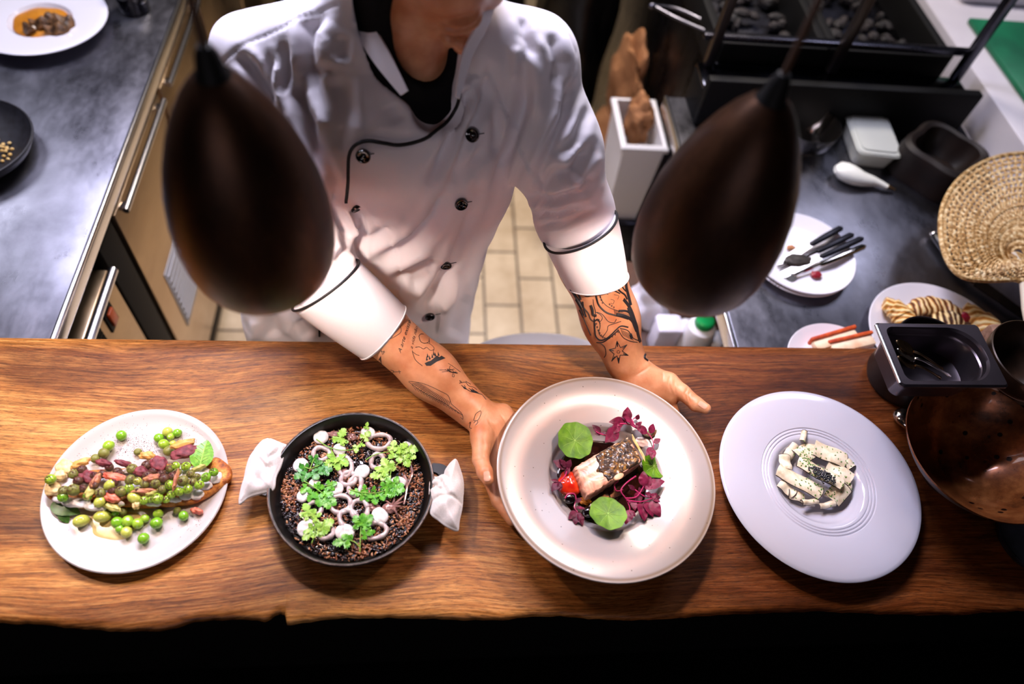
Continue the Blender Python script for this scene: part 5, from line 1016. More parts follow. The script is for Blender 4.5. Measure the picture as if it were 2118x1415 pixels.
if chv.v: tag(chv.build('chopped_chives', mat('chives', '3c7418', .5, c2='5c9430', nscale=200)), 'finely chopped green chives sprinkled over the slices', 'chives', kind='stuff')
# ================================================================== the chef
chef = thing('person', 'chef in a white double-breasted jacket leaning over the bar, holding the large grey-pink plate', 'person', (-.08, .92, 0))
skin_n = NT('skin'); sb_ = skin_n.b
f1 = skin_n.noise(skin_n.mapped(), 26, 5); c_ = skin_n.ramp(f1, [(.3, 'b87048'), (.7, 'dca078')])
skin_n.link(c_, sb_.inputs['Base Color']); sb_.inputs['Roughness'].default_value = .42; sb_.inputs['Subsurface Weight'].default_value = .12; sb_.inputs['Subsurface Scale'].default_value = .004; sb_.inputs['Subsurface Radius'].default_value = (1, .35, .2)
skin_n.bump(skin_n.mix(.5, skin_n.noise(skin_n.mapped(), 420, 4), skin_n.noise(skin_n.mapped(), 90, 3)), .5, .0009)
SKIN = skin_n.m
cloth = NT('white chef cloth'); cb_ = cloth.b; cb_.inputs['Base Color'].default_value = lin('ebe6ec'); cb_.inputs['Roughness'].default_value = .62; cb_.inputs['Specular IOR Level'].default_value = .35; cb_.inputs['Sheen Weight'].default_value = .15
wv = cloth.node('ShaderNodeTexWave'); wv.inputs['Scale'].default_value = 480; wv.inputs['Distortion'].default_value = 1; cloth.link(cloth.mapped(rot=(.4, .3, .78)), wv.inputs['Vector'])
cloth.bump(cloth.mix(.7, wv.outputs['Fac'], cloth.noise(cloth.mapped(), 30, 3)), .1, .001)
CLOTH = cloth.m
BLK = mat('black cloth', '08070a', .85, spec=.2); PIPE = mat('black piping', '08070a', .6)
V3 = lambda p: np.array(p, np.float32)
# joints --------------------------------------------------------------------
SL, SR = Vector((-.245, .900, 1.375)), Vector((.135, .885, 1.410))
EL, ER = atd(668, 572, 1.085), atd(1188, 445, 1.125)
CL = atd(800, 694, 1.105); CR = atd(1240, 590, 1.14)
WL, WR = atz(978, 848, 1.000), atz(1292, 742, 1.006)
# ------------------------------------------------------------------ forearm + hand
def arm(E, W, seg, r0, r1, lo_pad, h, hand, wflat):
    pts = [E, W]+[p for s_ in seg for p in s_[:2]]
    lo = np.array([min(p[i] for p in pts)-.05 for i in range(3)]); hi = np.array([max(p[i] for p in pts)+.05 for i in range(3)])
    P = field(lo, hi, h)
    d = (W-E); ax = Vector((d.y, -d.x, 0)).normalized(); up_ = d.cross(ax).normalized()
    mid = E.lerp(W, .30)
    S = cone(P, V3(E), V3(mid), r0, r0*.97)
    S = smin(S, cone(P, V3(mid), V3(E.lerp(W, .72)), r0*.96, r1*1.27, (up_, 1.08)), .022)
    S = smin(S, cone(P, V3(E.lerp(W, .70)), V3(W), r1*1.26, r1, (up_, wflat)), .022)
    for s_ in seg:
        a, b, ra, rb, k = s_[:5]
        S = smin(S, cone(P, V3(a), V3(b), ra, rb, s_[5] if len(s_) > 5 else None), k)
    v, f = extract(S, lo, h); return v, f
def px(x, y, z): return atz(x, y, z)
# left (viewer) hand: palm up under the plate, thumb along the near side of the rim
zt = 1.0
hl = []
Pc = px(1003, 905, .992); Pk = px(1040, 940, .985)
hl.append((WL, px(1012, 880, .992), .021, .021, .012))
hl.append((WL, px(1045, 868, .988), .020, .017, .012))
hl.append((px(1015, 885, .990), px(1045, 985, .972), .018, .014, .014))
hl.append((px(1040, 868, .986), px(1105, 915, .972), .0155, .013, .014))
hl.append((px(1030, 880, .986), px(1080, 950, .970), .017, .014, .014))
hl.append((px(1000, 862, .996), px(1040, 850, .992), .016, .012, .010))
# thenar + thumb
hl.append((px(992, 868, 1.000), px(996, 905, 1.003), .019, .0165, .010))
hl.append((px(996, 905, 1.003), px(994, 950, 1.008), .0162, .0125, .008))
hl.append((px(994, 950, 1.008), px(1003, 978, 1.012), .0123, .0118, .004))
hl.append((px(1003, 978, 1.012), px(1009, 992, 1.0125), .0118, .0092, .004))
# index finger visible below the thumb and running under the plate
hl.append((px(1008, 940, .984), px(1012, 990, .980), .0125, .0115, .010))
hl.append((px(1012, 990, .980), px(1030, 1038, .978), .0108, .0096, .004))
hl.append((px(1030, 1038, .978), px(1058, 1076, .978), .0096, .0082, .003))
for (a, b, c) in (((1050, 985), (1085, 1030), (1112, 1062)), ((1085, 955), (1130, 1000), (1160, 1030)), ((1105, 918), (1150, 950), (1180, 975))):
    hl.append((px(*a, .970), px(*b, .964), .0108, .0098, .004)); hl.append((px(*b, .964), px(*c, .963), .0098, .0078, .003))
def crease(v, f, lines):
    N_ = vnormals(v, f); q_ = proj(v); Cv = CAM-v; Cv /= np.linalg.norm(Cv, axis=1)[:, None]; fc = np.clip((N_*Cv).sum(1)*3, 0, 1); dd = np.zeros(len(v))
    for ln_, dep, wd in lines:
        d_, t_ = pldist(q_, ln_); dd -= dep*np.exp(-(d_/wd)**2)*np.clip(4*t_*(1-t_)+.2, 0, 1)
    return v+N_*(dd*fc)[:, None]
vL, fL = arm(EL, WL, hl, .0445, .0310, 0, .0016, None, 1.25)
vL = crease(vL, fL, [([(978, 946), (992, 943), (1008, 948)], .0010, 2.2), ([(980, 953), (1000, 951)], .0007, 1.6), ([(966, 882), (985, 868), (1003, 838)], .0014, 2.4), ([(972, 890), (990, 876), (1010, 846)], .0009, 2.0), ([(1010, 868), (1024, 890), (1026, 930)], .0018, 3.0), ([(1035, 858), (1046, 872), (1050, 890)], .0010, 2.2), ([(996, 1010), (1012, 1006)], .0008, 1.8), ([(990, 905), (1006, 915), (1012, 935)], -.0012, 5)])
# right (viewer) hand: palm up under the far rim, thumb pointing out to the right
hr = []
hr.append((WR, px(1330, 775, .992), .024, .022, .014))
hr.append((WR, px(1300, 800, .984), .022, .018, .014))
hr.append((px(1325, 785, .990), px(1385, 818, .982), .021, .018, .014))
hr.append((px(1335, 778, .994), px(1382, 792, .996), .0215, .0170, .012))
hr.append((px(1310, 800, .984), px(1300, 850, .968), .018, .015, .014))
hr.append((px(1340, 810, .982), px(1350, 860, .966), .018, .014, .014))
hr.append((px(1382, 792, .996), px(1412, 812, 1.000), .0168, .0132, .008))
hr.append((px(1412, 812, 1.000), px(1440, 836, 1.002), .0130, .0122, .004))
hr.append((px(1440, 836, 1.002), px(1459, 845, 1.003), .0122, .0092, .004))
for (a, b, c) in (((1385, 835), (1405, 885), (1412, 920)), ((1350, 860), (1362, 915), (1366, 950)), ((1318, 860), (1320, 910), (1320, 945)), ((1285, 850), (1278, 890), (1272, 918))):
    hr.append((px(*a, .970), px(*b, .962), .0110, .0098, .005)); hr.append((px(*b, .962), px(*c, .961), .0098, .0078, .003))
vR, fR = arm(ER, WR, hr, .0530, .0370, 0, .0016, None, 1.22)
vR = crease(vR, fR, [([(1386, 776), (1383, 795), (1390, 815)], .0012, 2.2), ([(1397, 778), (1395, 800), (1400, 822)], .0008, 1.8), ([(1424, 800), (1416, 815), (1420, 832)], .0012, 2.2), ([(1430, 806), (1423, 820), (1428, 836)], .0007, 1.6), ([(1318, 775), (1338, 762), (1352, 750)], .0012, 2.4), ([(1370, 768), (1372, 785)], .0009, 2)])
# ------------------------------------------------------------------ head and neck
HS = 1.10; HC = atd(893, -108, .885); fw = Vector((.32, -.60, -.73)).normalized()
rt = Vector((1, .38, .29)); rt = (rt-fw*rt.dot(fw)).normalized(); upv = rt.cross(fw); upv = upv if upv.z > 0 or upv.y > 0 else -upv
HM = Matrix((rt, -fw, upv)).transposed()      # local x right, y back, z up
def hp(x, y, z): return HC+HM@Vector((x*HS, y*HS, z*HS))
lo = np.array([HC.x-.16, HC.y-.22, HC.z-.26]); hi = np.array([HC.x+.16, HC.y+.26, HC.z+.22]); h = .0028
P = field(lo, hi, h); Mn = np.array([list(r_) for r_ in HM])
def el(c, r3): return ellip(P, V3(hp(*c)), tuple(q_*HS for q_ in r3), Mn)
S = el((0, .02, .03), (.076, .098, .092))
S = smin(S, el((0, -.022, -.035), (.062, .070, .075)), .03)
S = smin(S, el((0, -.050, -.092), (.034, .034, .030)), .028)      # chin
S = smin(S, cone(P, V3(hp(-.052, .005, -.055)), V3(hp(-.016, -.055, -.098)), .020, .018), .022)
S = smin(S, cone(P, V3(hp(.052, .005, -.055)), V3(hp(.016, -.055, -.098)), .020, .018), .022)
S = smin(S, el((0, -.086, -.050), (.026, .016, .008)), .006)      # upper lip
S = smin(S, el((0, -.083, -.064), (.022, .015, .0085)), .006)     # lower lip
S = smax(S, -el((0, -.098, -.0575), (.026, .010, .0018)), .003)
S = smax(S, -el((0, -.098, -.080), (.022, .010, .007)), .012)
S = smin(S, cone(P, V3(hp(0, -.088, .020)), V3(hp(0, -.108, -.018)), .009, .0125), .010)
for sx in (-1, 1):
    S = smin(S, el((sx*.014, -.096, -.023), (.009, .012, .008)), .005)
    S = smax(S, -el((sx*.032, -.094, .022), (.019, .014, .012)), .014)
    S = smin(S, el((sx*.032, -.074, .020), (.013, .012, .011)), .003)
    S = smin(S, el((sx*.034, -.084, .042), (.024, .010, .006)), .010)
    S = smin(S, el((sx*.080, .018, -.005), (.008, .018, .030)), .006)
    S = smin(S, el((sx*.045, -.060, -.020), (.022, .020, .020)), .02)
neckb = Vector((-.035, .875, 1.40))
S = smin(S, cone(P, V3(hp(0, .045, -.055)), V3(neckb), .055, .062), .02)
vH, fH = extract(S, lo, h)
# torso, under the clothes
def torso_f(P, secs, grow=0.0, ex=2.4):
    zs_ = np.array([s_[0] for s_ in secs]); A = np.array(secs)
    z_ = P[..., 2]; cx = np.interp(z_, zs_, A[:, 1]); cy = np.interp(z_, zs_, A[:, 2]); a = np.interp(z_, zs_, A[:, 3])+grow; b = np.interp(z_, zs_, A[:, 4])+grow
    k = (np.abs((P[..., 0]-cx)/a)**ex+np.abs((P[..., 1]-cy)/b)**ex)**(1/ex)
    return (k-1)*np.minimum(a, b)*.85
SECS = [(.60, -.155, .900, .235, .140), (.80, -.150, .900, .228, .136), (.95, -.128, .895, .215, .130), (1.05, -.108, .890, .206, .128), (1.18, -.078, .880, .205, .124), (1.28, -.062, .878, .196, .116), (1.36, -.056, .882, .170, .098), (1.42, -.052, .886, .115, .070), (1.47, -.05, .89, .075, .058)]
lo2 = np.array([-.36, .72, .62]); hi2 = np.array([.24, 1.06, 1.47]); P2 = field(lo2, hi2, .006)
S2 = torso_f(P2, SECS, -.042); S2 = smin(S2, cone(P2, V3(SL), V3(SR), .035, .035), .03); S2 = smin(S2, cone(P2, V3(neckb), V3(hp(0, .045, -.055)), .062, .05), .02)
S2 = np.maximum(S2, .64-P2[..., 2])
vT, fT = extract(S2, lo2, .006)
bm_ = MB(); bm_.add(vL, fL).add(vR, fR).add(vH, fH).add(vT, fT)
for a, b in ((SL, EL), (SR, ER)): bm_.tube([a, a.lerp(b, .5), b], [.034, .036, .036], 20)
for sx in (-.09, .09): bm_.tube([(-.155+sx, .91, .68), (-.155+sx*1.05, .90, .45), (-.155+sx*1.1, .92, .1)], [.075, .06, .042], 20)
body = bm_.build('body', SKIN, chef, sharp=180)
# hair
hm_ = MB()
def hairf(p):
    return p*(1+.03*math.sin(p.x*240)*math.sin(p.y*200))
hm_.ell(hp(0, .034, .052), (.0845*HS, .103*HS, .092*HS), HM, 48, 32, hairf); hm_.build('hair', mat('dark brown hair', '120b08', .6, bump=.6, bscale=300), chef)
# eyes brows
eb = MB()
for sx in (-1, 1): eb.tube([hp(sx*.016, -.096, .043), hp(sx*.034, -.098, .048), hp(sx*.052, -.086, .043)], [.003, .0045, .002], 8)
eb.build('eyebrow', mat('brow', '120b08', .8), chef)
# ------------------------------------------------------------------ nails
nail = mat('fingernail', 'e0a890', .25, coat=.4)
bvh = BVHTree.FromPolygons([Vector(p) for p in bm_.v[:len(vL)+len(vR)]], [tuple(f) for f in bm_.f[:len(fL)+len(fR)]])
CAMV = Vector(CAM.tolist())
def hit(x, y, tree, off=.0004):
    d = Vector(ray(x, y).tolist()).normalized(); r_ = tree.ray_cast(CAMV, d)
    return (r_[0]+r_[1]*off if r_[1].dot(d) < 0 else r_[0]-r_[1]*off, r_[1]) if r_[0] is not None else (None, None)
def patch(poly_c, a, b, ang, tree, off, n=14):
    rows = []
    for i in range(n):
        u = -1+2*i/(n-1); row = []
        for j in range(n):
            v_ = -1+2*j/(n-1); k = 1/max(1, (abs(u)**4+abs(v_)**4)**.25); x = a*u*k; y = b*v_*k
            q = hit(poly_c[0]+x*math.cos(ang)-y*math.sin(ang), poly_c[1]+x*math.sin(ang)+y*math.cos(ang), tree, off)[0]
            row.append(q)
        rows.append(row)
    return rows if all(q is not None for r_ in rows for q in r_) else None
for c_, a_, b_, g_ in (((1007, 985), 6.2, 10, -.12), ((1453, 838), 9.5, 5.0, .55)):
    rws = patch(c_, a_, b_, g_, bvh, .0008)
    if rws: MB().sheet(rws, .0008).build('fingernail', nail, chef)
# ------------------------------------------------------------------ jacket
hj = .0036
lo = np.array([-.40, .64, .70]); hi = np.array([.31, 1.08, 1.52]); P = field(lo, hi, hj)
J = torso_f(P, SECS, .006, 2.3)
J = smin(J, cone(P, V3((-.10, .892, 1.425)), V3(SL+Vector((-.005, 0, .005))), .062, .052), .03)
J = smin(J, cone(P, V3((.0, .89, 1.44)), V3(SR+Vector((.008, 0, .005))), .062, .052), .03)
J = smin(J, cone(P, V3(SL+Vector((0, 0, -.01))), V3(SL.lerp(EL, .55)), .060, .060), .03)
J = smin(J, cone(P, V3(SL.lerp(EL, .5)), V3(EL), .060, .052), .03)
J = smin(J, cone(P, V3(EL), V3(EL.lerp(CL, .35)), .052, .048), .02)
J = smin(J, cone(P, V3(SR+Vector((0, 0, -.01))), V3(SR.lerp(ER, .55)), .060, .062), .03)
J = smin(J, cone(P, V3(SR.lerp(ER, .5)), V3(ER), .063, .061), .03)
J = smin(J, cone(P, V3(ER), V3(ER.lerp(CR, .45)), .060, .052), .02)
# apron-like right skirt side and open neck
nk = atd(880, 205, .905); nkd = (neckb-nk)
hole = cone(P, V3(atd(868, 60, .80)), V3(atd(903, 225, .95)), .118, .034)
hole = smin(hole, cone(P, V3((-.03, .87, 1.56)), V3((-.035, .87, 1.42)), .075, .070), .02)
J = smax(J, -hole, .006)
J = np.maximum(J, .70+.003-P[..., 2])
v, f = extract(J, lo, hj)
# cloth folds: furrows laid along the surface
def Z(L, ox, oy, s_=3.53): return [(ox+x/s_, oy+y/s_) for x, y in L]
FOLD = [  # polyline, depth, width(px)
 (Z([(960, 80), (840, 200), (830, 350), (840, 480), (880, 640), (950, 900)], 400, 0), .010, 13),
 (Z([(770, 520), (770, 700), (800, 820), (850, 950), (920, 1150), (1040, 1410)], 400, 0), .012, 12),
 (Z([(330, 400), (420, 500), (500, 640), (600, 850)], 400, 0), .010, 11),
 (Z([(620, 450), (600, 620), (610, 850)], 400, 0), -.005, 9),
 (Z([(900, 480), (960, 560)], 400, 0), .004, 16), (Z([(1430, 760), (1500, 900)], 400, 0), .004, 16), (Z([(1080, 260), (1080, 460)], 400, 0), .004, 14),
 (Z([(660, 300), (680, 560), (650, 700)], 400, 0), .006, 10), (Z([(560, 400), (575, 800)], 400, 0), .005, 8),
 (Z([(1040, 560), (1090, 800), (1060, 1100)], 400, 0), .005, 20), (Z([(850, 900), (930, 1120), (1000, 1400)], 400, 0), -.005, 9),
 (Z([(990, 120), (1010, 260), (1080, 420)], 800, 0), .006, 9), (Z([(1200, 230), (1260, 450), (1230, 640)], 800, 0), .007, 12),
 (Z([(1340, 640), (1300, 850), (1180, 1100), (1040, 1410)], 800, 0), .012, 9), (Z([(1410, 600), (1340, 850), (1200, 1200), (1140, 1400)], 800, 0), .005, 10),
 (Z([(940, 330), (950, 600)], 800, 0), -.006, 9), (Z([(1050, 380), (1100, 620), (1120, 900)], 800, 0), -.004, 14), (Z([(1000, 450), (1000, 900)], 800, 0), .004, 14),
 (Z([(640, 560), (560, 780), (500, 930), (400, 1150), (290, 1350)], 800, 0), .011, 10), (Z([(760, 500), (620, 900), (520, 1180), (420, 1410)], 800, 0), .008, 9),
 (Z([(560, 560), (640, 720), (580, 900)], 800, 0), -.004, 12), (Z([(1010, 640), (950, 900), (880, 1120), (760, 1410)], 800, 0), .011, 11),
 (Z([(790, 800), (800, 1000), (770, 1160)], 800, 0), .005, 9), (Z([(700, 1080), (560, 1250), (480, 1400)], 800, 0), .005, 9),
 (Z([(1300, 1180), (1180, 1330), (1100, 1410)], 800, 0), .007, 14), (Z([(1450, 1100), (1400, 1330)], 800, 0), .005, 14),
 (Z([(1500, 60), (1400, 260), (1250, 430), (990, 560)], 500, 380), .013, 12), (Z([(1760, 60), (1640, 340), (1560, 560), (1400, 780), (1290, 930)], 500, 380), .013, 12),
 (Z([(1880, 20), (1720, 430), (1640, 620), (1540, 760)], 500, 380), .009, 12),
 (Z([(860, 440), (980, 400), (1120, 320)], 500, 380), .009, 12), (Z([(1080, 730), (1240, 660), (1340, 600), (1480, 580)], 500, 380), .010, 12),
 (Z([(1230, 750), (1330, 700), (1420, 630)], 500, 380), .009, 10), (Z([(1000, 300), (1060, 260), (1200, 240)], 500, 380), -.003, 16),
 (Z([(880, 600), (960, 720), (1060, 830), (1180, 920)], 500, 380), .008, 12), (Z([(1690, 820), (1600, 1020), (1560, 1130)], 500, 380), .010, 18),
 (Z([(1600, 640), (1500, 850), (1430, 900)], 500, 380), -.005, 12), (Z([(850, 200), (880, 330), (850, 500), (880, 600)], 500, 380), .010, 8),
 (Z([(700, 60), (690, 180), (760, 320), (820, 420)], 500, 380), .009, 6), (Z([(800, 100), (770, 200), (810, 300), (825, 400)], 500, 380), -.005, 6), (Z([(620, 100), (740, 330), (780, 480), (700, 560)], 500, 380), .007, 8),
 (Z([(560, 640), (700, 560), (800, 500)], 500, 380), .006, 10), (Z([(480, 820), (640, 740), (760, 640)], 500, 380), .005, 10),
 ([(1090, 400), (1130, 415), (1190, 400)], .008, 8), ([(1100, 440), (1150, 445), (1210, 425)], .010, 8), ([(1110, 465), (1165, 462), (1235, 432)], .008, 7), ([(1225, 300), (1190, 350), (1150, 370)], .008, 10), ([(1215, 220), (1190, 290), (1140, 330)], .005, 10), ([(1235, 360), (1205, 395), (1170, 405)], .007, 9),
 ([(560, 650), (565, 700)], .006, 14), ([(620, 660), (640, 700)], .006, 12), ([(530, 660), (530, 710)], -.004, 12),
]
SEAM = [Z([(1050, 35), (960, 60), (800, 120), (640, 210), (500, 270), (400, 310), (320, 355), (215, 455)], 400, 0), Z([(80, 310), (180, 430), (280, 580), (370, 680), (450, 750), (600, 870)], 400, 0),
        Z([(900, 5), (1000, 50), (1090, 110), (1180, 130), (1280, 190)], 800, 0), Z([(1280, 190), (1340, 270), (1375, 380), (1370, 470), (1330, 650)], 800, 0)]
FLAP = [(952, 170), (950, 200), (944, 222), (925, 252), (900, 274), (880, 287), (850, 297), (822, 301), (795, 297), (765, 292), (745, 295), (731, 305), (723, 322), (721, 350), (720, 385), (716, 420)]
flap_poly = FLAP+[(717, 430), (740, 425), (800, 470), (830, 560), (800, 720), (1060, 720), (1120, 400), (1010, 150)]
N_ = vnormals(v, f)
Cv = CAM-v; Cv /= np.linalg.norm(Cv, axis=1)[:, None]; fac = np.clip((N_*Cv).sum(1)*2.2, 0, 1)
q = proj(v); disp = np.zeros(len(v))
for line, dep, wd in FOLD:
    sel = np.where((q[:, 0] > min(p[0] for p in line)-40) & (q[:, 0] < max(p[0] for p in line)+40) & (q[:, 1] > min(p[1] for p in line)-40) & (q[:, 1] < max(p[1] for p in line)+40))[0]
    d_, t_ = pldist(q[sel], line); env = np.clip(t_*5+.15, 0, 1)*np.clip((1-t_)*4+.1, 0, 1)
    disp[sel] -= dep*FOLDK*env*(np.exp(-(d_/(wd*1.15))**2)-.28*np.exp(-((d_-wd*2.2)/(wd*1.1))**2))
for line in SEAM:
    d_, t_ = pldist(q, line); disp -= .0022*np.exp(-(d_/3.0)**2)
fl = inpoly(q, flap_poly); d_, _ = pldist(q, FLAP); sgn = np.where(fl, d_, -d_)
disp += .0035/(1+np.exp(-np.clip(sgn/2.2, -30, 30)))*np.where(d_ < 60, 1, np.where(fl, 1, 0))
disp *= fac
disp += .0012*np.sin(v[:, 0]*55+v[:, 2]*31)*np.sin(v[:, 2]*47+v[:, 1]*38)
v2 = v+N_*disp[:, None]
jm = MB(); jm.add(v2, f); jacket = jm.build('jacket', CLOTH, chef, sharp=180)
jt = BVHTree.FromPolygons([Vector(p) for p in v2], f)
def onj(line, off=.0012, n=6):
    out = []
    for p in spline([(x, y, 0) for x, y in line], n):
        h_ = hit(p.x, p.y, jt, off)[0]
        if h_ is not None and (not out or (h_-out[-1]).length < .05): out.append(h_)
    return out
MB().tube(onj(FLAP), .0024, 8).build('piping', PIPE, jacket, label='black piping along the jacket flap')
for (x, y), r_, pr_ in (((752, 321), .0102, 1), ((979, 279), .0102, 1), ((953, 420), .0100, 1), ((922, 546), .0098, 1), ((889, 652), .0092, 1), ((735, 427), .009, .5)):
    p, n_ = hit(x, y, jt, .002)
    if p is None: continue
    if n_.dot(CAMV-p) < 0: n_ = -n_
    F_ = frame(n_.orthogonal(), n_); m = MB()
    m.lathe([(.0003, .0022), (r_*.35, .0018), (r_*.55, .0024), (r_*.72, .0042), (r_*.9, .0044), (r_, .003), (r_*1.0, .001), (r_*.9, -.001), (.0003, -.001)], p, 32, M=F_)
    m.lathe([(.0003, .0042), (r_*.22, .0036), (r_*.25, .002)], p, 14, M=F_)
    m.build('button', mat('black button', '0a0a0c', .12, coat=.8), jacket, label='shiny black jacket button')
    if pr_ == 1: MB().tube([hit(x+11, y-2, jt, .001)[0], hit(x+22, y-4, jt, .001)[0]], .0006, 5).build('buttonhole', PIPE, jacket)
# T-shirt in the open neck, drawn up the throat in place of shadow
hole2 = cone(P, V3(atd(868, 60, .80)), V3(atd(903, 225, .95)), .118, .034)
T_ = torso_f(P, SECS, -.018, 2.3); T_ = smin(T_, cone(P, V3(neckb), V3(hp(0, .060, -.085)), .072, .066), .03)
T_ = smin(T_, cone(P, V3((-.15, .892, 1.40)), V3((.05, .89, 1.41)), .045, .045), .03)
T_ = np.maximum(T_, 1.0-P[..., 2]); T_ = smax(T_, -cone(P, V3(atd(868, 40, .80)), V3(atd(880, 120, .93)), .075, .03), .01)
vt_, ft_ = extract(T_[::2, ::2, ::2], lo, hj*2); MB().add(vt_, ft_).build('t_shirt_neck_shade', BLK, chef, sharp=180)
# collar band
def ribbon(name, low, high, th, m, par, tlow, thigh, lab=None):
    A_ = spline([atd(x, y, t_) for (x, y), t_ in zip(low, tlow)], 6); B_ = spline([atd(x, y, t_) for (x, y), t_ in zip(high, thigh)], 6)
    rows = [[a.lerp(b, k/5)+Vector((0, 0, .0))for k in range(6)] for a, b in zip(A_, B_)]
    return MB().sheet(rows, th).build(name, m, par, label=lab)
ribbon('collar', [(690, -60), (706, 8), (738, 70), (775, 130), (830, 197)], [(748, -70), (752, -5), (775, 55), (808, 115), (843, 188)], .0032, CLOTH, jacket, [.93, .915, .905, .897, .893], [.905, .890, .882, .880, .885])
ribbon('collar', [(1035, -40), (1012, 45), (975, 120), (950, 205)], [(1010, -45), (990, 40), (955, 115), (942, 200)], .0032, CLOTH, jacket, [.90, .895, .895, .90], [.875, .875, .885, .896])
# cuffs
def cuff(E, C, pts_top, pts_bot, name, r0, r1, up_px, t0, t1, seed):
    """open tube of cloth from ring 0 (elbow side) to ring 1 (wrist side)"""
    a0, a1 = [atd(*p, t) for p, t in zip(pts_top, t0)]; b0, b1 = [atd(*p, t) for p, t in zip(pts_bot, t1)]
    ca, cb2 = (a0+a1)/2, (b0+b1)/2; ax = (cb2-ca).normalized(); view = (CAMV-ca).normalized()
    def ring(c, e0, e1, rr, k):
        s_ = (e1-e0)/2; n_ = s_.cross(ax).normalized()
        if n_.dot(view) < 0: n_ = -n_
        n_ = n_*s_.length*rr
        return [c+s_*math.cos(2*math.pi*j/72)*(1+k*math.sin(5*2*math.pi*j/72+seed))+n_*math.sin(2*math.pi*j/72)*(1+k*math.sin(3*2*math.pi*j/72+seed)) for j in range(72)]
    def mixr(k): 
        e0, e1 = a0.lerp(b0, k), a1.lerp(b1, k); return ring(ca.lerp(cb2, k), e0, e1, r0+(r1-r0)*k, .012*math.sin(3*k+seed))
    def scl(rg, k): c = sum(rg, Vector())/len(rg); return [c+(p-c)*k for p in rg]
    rings = [scl(mixr(.05), .70), scl(mixr(.012), .92), scl(mixr(0), .985), mixr(.01)]+[scl(mixr(k), 1+.02*math.sin(math.pi*k)) for k in (.06, .12, .2, .3, .4, .5, .6, .7, .8, .88, .94)]+[mixr(.985), scl(mixr(1.0), .985), scl(mixr(.99), .95), scl(mixr(.9), .94), scl(mixr(.3), .90)]
    m = MB().grid(rings, True, False, False); vv = np.array([tuple(p) for p in m.v])
    o = m.build('cuff', CLOTH, jacket, sharp=50)
    MB().tube(scl(mixr(-.012), .99)+[scl(mixr(-.012), .99)[0]], .0021, 8, cap=False).build('piping', PIPE, o, label='black piping around the cuff')
    MB().tube(scl(mixr(.975), 1.012)+[scl(mixr(.975), 1.012)[0]], .0009, 6, cap=False).build('hem_stitch', CLOTH, o)
    return o
cuff(EL, CL, ((607, 636), (744, 544)), ((749, 742), (841, 638)), 'l', .92, .92, 0, (1.075, 1.06), (1.115, 1.11), .5)
cuff(ER, CR, ((1130, 517), (1271, 438)), ((1172, 594), (1299, 568)), 'r', .9, .9, 0, (1.10, 1.105), (1.155, 1.155), 1.5)
MB().tube([hit(661, y, jt, .001)[0] or atd(661, y, 1.15) for y in (668, 680, 695)], .0018, 6).build('piping', PIPE, jacket, label='black piping on the side vent')
# ------------------------------------------------------------------ trousers, shoes
tr = MB(); 
for sx in (-.1, .1): tr.tube([(-.155+sx, .905, .72), (-.155+sx, .90, .5), (-.155+sx*1.1, .92, .08)], [.10, .085, .07], 24)
tr.build('trousers', mat('black trousers', '0c0c10', .8), chef)
sh_ = MB()
for sx in (-.11, .11): sh_.ell((-.155+sx, .87, .045), (.048, .135, .045), None, 20, 12, fn=lambda p: Vector((p.x, p.y, max(p.z, -.044))))
sh_.build('shoes', mat('black shoes', '0a0a0a', .4), chef)
# ------------------------------------------------------------------ tattoos laid on the skin
INK = mat('tattoo ink', '1c1a20', .55); INK2 = mat('light tattoo ink', '5a3a30', .6)
def tattoo(label, strokes, rad=.00045, m=INK, fills=()):
    mb = MB()
    for st in strokes:
        rr = rad
        if isinstance(st, tuple) and isinstance(st[1], float): st, rr = st
        out = []
        for p in spline([(x, y, 0) for x, y in st], 5):
            h_, n_ = hit(p.x, p.y, bvh, .0001)
            if h_ is not None and (not out or (h_-out[-1]).length < .012): out.append(h_)
        if len(out) > 1: mb.tube(out, rr, 5)
    for poly in fills:
        bm = bmesh.new(); vs = [bm.verts.new((x, y, 0)) for x, y in poly]
        try: bm.faces.new(vs)
        except Exception: pass
        bmesh.ops.triangulate(bm, faces=bm.faces[:]); 
        for _ in range(3): bmesh.ops.subdivide_edges(bm, edges=[e for e in bm.edges if e.calc_length() > 2.5], cuts=1)
        bmesh.ops.triangulate(bm, faces=bm.faces[:]); bm.verts.ensure_lookup_table()
        H_ = [hit(v_.co.x, v_.co.y, bvh, .00025)[0] for v_ in bm.verts]
        fs = [[v_.index for v_ in f_.verts] for f_ in bm.faces if all(H_[v_.index] is not None for v_ in f_.verts)]
        mb.add([h_ if h_ is not None else (0, 0, 0) for h_ in H_], fs); bm.free()
    if mb.v:
        o = mb.build('tattoo', m, body, label=label)
    return None
T4 = lambda L: [(700+x/4.7175, 600+y/4.7175) for x, y in L]
tattoo('compass rose tattoo near the elbow', [T4(L) for L in ([(275, 640), (330, 660), (400, 740), (480, 800), (540, 820)], [(370, 700), (400, 700), (470, 770)], [(540, 800), (610, 795)], [(590, 780), (600, 815)], [(420, 590), (430, 630)], [(415, 600), (455, 605)], [(445, 590), (440, 625)], [(510, 780), (540, 790), (520, 815), (505, 795)], [(300, 655), (350, 680)])], fills=[T4([(370, 720), (415, 640), (412, 735)]), T4([(415, 640), (412, 735), (425, 730)])])
tattoo('sail outline tattoo below the cuff', [T4(L) for L in ([(400, 485), (415, 505), (520, 470), (600, 420), (612, 385), (595, 350), (560, 325), (520, 355), (510, 380), (550, 385), (580, 370), (550, 340)], [(560, 330), (580, 345)])])
